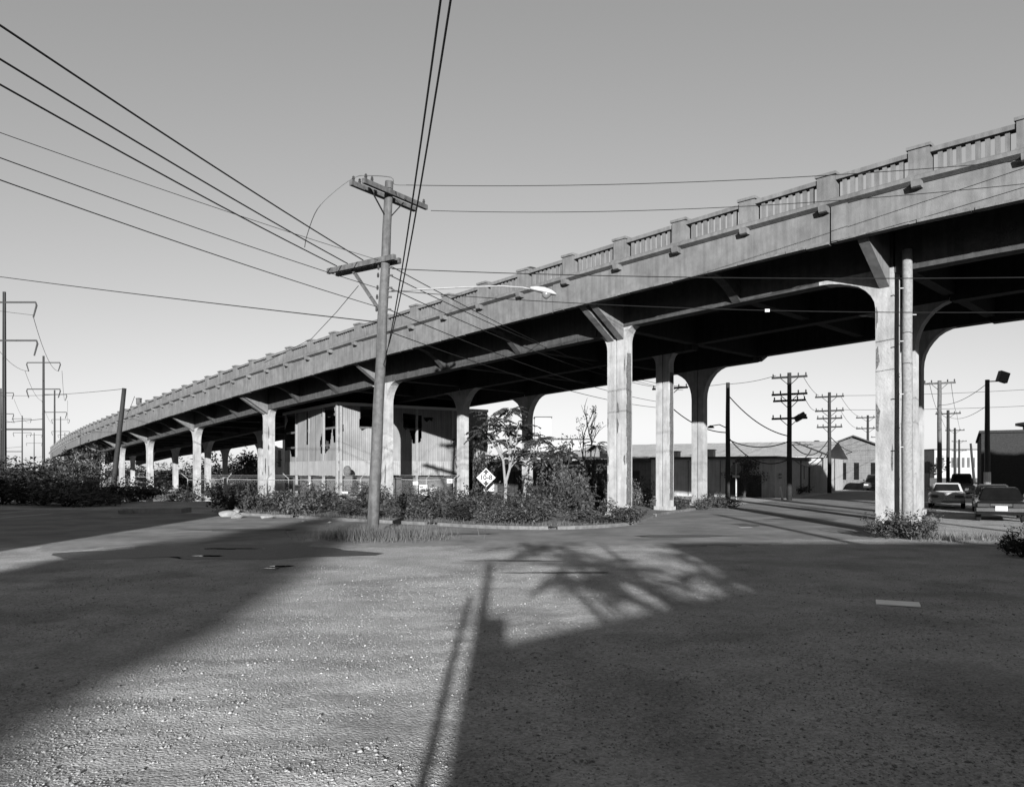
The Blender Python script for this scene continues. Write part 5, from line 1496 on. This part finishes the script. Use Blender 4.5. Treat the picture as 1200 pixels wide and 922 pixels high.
# ------------------------------------------------------------------ rubble and litter
def rock_mesh(seed, s=1.0):
    bm = bmesh.new(); bmesh.ops.create_icosphere(bm, subdivisions=3, radius=1)
    r = random.Random(seed); off = [Vector((r.uniform(-1, 1), r.uniform(-1, 1), r.uniform(-1, 1))).normalized() for _ in range(7)]
    for v in bm.verts:
        m_ = min(1.0, min((.42+.3*(i % 3)/2)/max(.05, v.co.dot(o_)) for i, o_ in enumerate(off)))
        v.co *= m_
    me = bpy.data.meshes.new('rock'); bm.to_mesh(me); bm.free(); me.materials.append(M['rock']); return me
rk = [rock_mesh(k) for k in range(4)]
for k, (px, py, s, lab) in enumerate(((268, 605, .42, 'pale broken slab in the rubble heap, left end'), (276, 603, .5, 'pale broken slab in the rubble heap, largest'), (284, 602, .42, 'pale broken slab in the rubble heap, right end'),
        (279, 607, .3, 'small pale lump in front of the rubble heap'), (264, 600, .4, 'grey boulder left of the rubble heap'), (312, 607.5, .28, 'small pale stone at the kerb right of the rubble heap'),
        (356, 611, .12, 'tiny white litter scrap by the kerb below the shed'), (386, 612.5, .1, 'tiny white litter scrap at the kerb left of the utility pole'), (148, 602, .4, 'grey boulder on the verge at the far left'), (1056, 626.5, .1, 'white litter scrap in the weeds by the big right column'), (1072, 627, .11, 'second white litter scrap in the weeds by the big right column'))):
    q = G(px, py)
    link_mesh(rk[k % 4], 'rubble_stone', None, Matrix.Translation((q.x, q.y, s*.18)) @ Matrix.Rotation(k*1.3, 4, 'Z') @ Matrix.Diagonal((s*1.25, s*.9, s*.5, 1)), label=lab, cat='rubble')
q = G(183, 600.5); MB().box((q.x, q.y, .12), (3.0, 1.2, .24)).build_at('concrete_slab', M['concrete_col'], (q.x, q.y, 0), label='flat concrete slab lying by the far left columns', cat='slab')
q = G(775, 588); pb = Vector((10.6, 52.5, 0))
MB().box((pb.x, pb.y, 1.0), (.75, .6, 2.0), .3).build_at('concrete_stub', M['concrete_col'], pb, label='short pale concrete stub pillar between the middle columns', cat='pillar')
q = G(1052, 707.5)
MB().box(None, (.62, .36, .015), M=Matrix.Translation((q.x, q.y, .012)) @ Matrix.Rotation(R(-24), 4, 'Z') @ Matrix.Rotation(R(1.5), 4, 'X')).build_at('flat_board', M['paper'], (q.x, q.y, 0), label='pale flat board lying on the dark gravel at the right', cat='board')
q = G(909, 583); MB().bar((P(917, 585, 54).x, 54, 0), (P(914, 572, 54).x, 54, .95), .22, .1).build_at('leaning_plank', M['white'], (P(917, 585, 54).x, 54, 0), label='short white plank leaning at the foot of the four-armed pole', cat='plank')

# ------------------------------------------------------------------ what stands behind the camera and throws the long shadows
def house_behind(x0, x1, y0, y1, h, label, name, m='siding', roof='flat', cat='building'):
    t = thing(name, label, cat, ((x0+x1)/2, (y0+y1)/2, 0))
    MB().box(((x0+x1)/2, (y0+y1)/2, h/2), (x1-x0, y1-y0, h)).build('wall', M[m], t)
    MB().box(((x0+x1)/2, (y0+y1)/2, h+.08), (x1-x0+.1, y1-y0+.4, .16)).build('roof', M['roof_dark'], t)
    n_ = max(1, int((x1-x0)/3))
    for k in range(n_):
        xx = x0+(x1-x0)*(k+.5)/n_
        for zz in ([h*.5] if h < 8 else [2.2, 5.6, 9.0]):
            wn = MB().box((xx, y1+.03, zz), (1.1, .08, 1.4)).build('window', M['glass'], t); MB().box((xx, y1+.06, zz-.78), (1.3, .16, .1)).build('sill', M['concrete_dark'], wn)
    MB().box((x0+.9, y1+.03, 1.05), (.95, .08, 2.1)).build('door', M['wood_dark'], t)
    return t
sh = house_behind(-.12, 4.7, -22, -12, 4.3, 'small house with a lean-to roof and chimney behind the viewpoint', 'small_house')
MB().prism([Vector((-.12, -12, 4.47)), Vector((4.7, -12, 4.47)), Vector((4.7, -12, 5.5)), Vector((-.12, -12, 4.5))], [Vector((-.12, -22, 4.47)), Vector((4.7, -22, 4.47)), Vector((4.7, -22, 5.5)), Vector((-.12, -22, 4.5))]).build('lean_to_roof', M['roof_dark'], sh)
MB().box((.02, -12.6, 4.72), (.3, .5, .5)).build('chimney', M['brick_dark'], sh)
house_behind(4.78, 46, -26, -13, 7.3, 'long two-storey block behind the viewpoint on the right', 'long_block', 'brick_dark')
house_behind(-60, -12.9, -30, -14, 14.8, 'tall brick factory behind the viewpoint on the left', 'brick_factory', 'brick_dark')
for k, (x, y, H, rx) in enumerate(((-6.9, -72, 21.5, 3.9), (-4.7, -80, 23.0, 2.6), (-8.9, -76, 21.0, 2.6), (-3.9, -84, 23.0, 2.0))):
    tree(x, y, H, rx, 'tall shade tree behind the viewpoint, %s of four' % ('first', 'second', 'third', 'fourth')[k], 40+k, (9000, 9000, 9000, 1100)[k], .42, 'leaf_dark', .2, 'shade trees behind the viewpoint', ry=3)
sx_, sy_ = 2.6, -14.5
rt = np.random.default_rng(77)
tf = [(rt.uniform(-1.9, 3.0), rt.uniform(-1.2, 1.2), rt.uniform(5.3, 7.3)) for _ in range(12)]
ailanthus(sx_, sy_+3.2, 8, 'ailanthus tree behind the viewpoint whose fronds shade the lot', 51, tf, [[(0, 0, 0), (0, 0, 3), (.1, 0, 5), (.3, 0, 7)], [(0, 0, 0), (-.6, 0, 3), (-1.4, 0, 5.8)], [(0, 0, 0), (.8, 0, 4), (1.9, 0, 6.3)]], 1.35, 'leaf_dark', 'bark_dark', 8)
def rear_pole(x, y, h, r0, label): 
    t = thing('utility_pole', label, 'utility pole', (x, y, 0), 0, 'poles behind the viewpoint')
    pole_tube((x, y, -.1), (x, y, h), r0, r0*.75, 8, .01).build('pole', M['wood'], t); return t
rear_pole(-.2, -11.2, 6.1, .10, 'wooden pole at the corner of the small house behind the viewpoint')
rear_pole(-.50, -6.0, 4.02, .055, 'thin post standing close behind the viewpoint')
for k, (x, h) in enumerate(((13.5, 11.5), (17.5, 13.5), (22.5, 12.5), (10.2, 10.2))):
    rear_pole(x, -11.5, h, .2, 'tall pole beside the long block behind the viewpoint, %s' % ('first', 'second', 'third', 'fourth')[k])
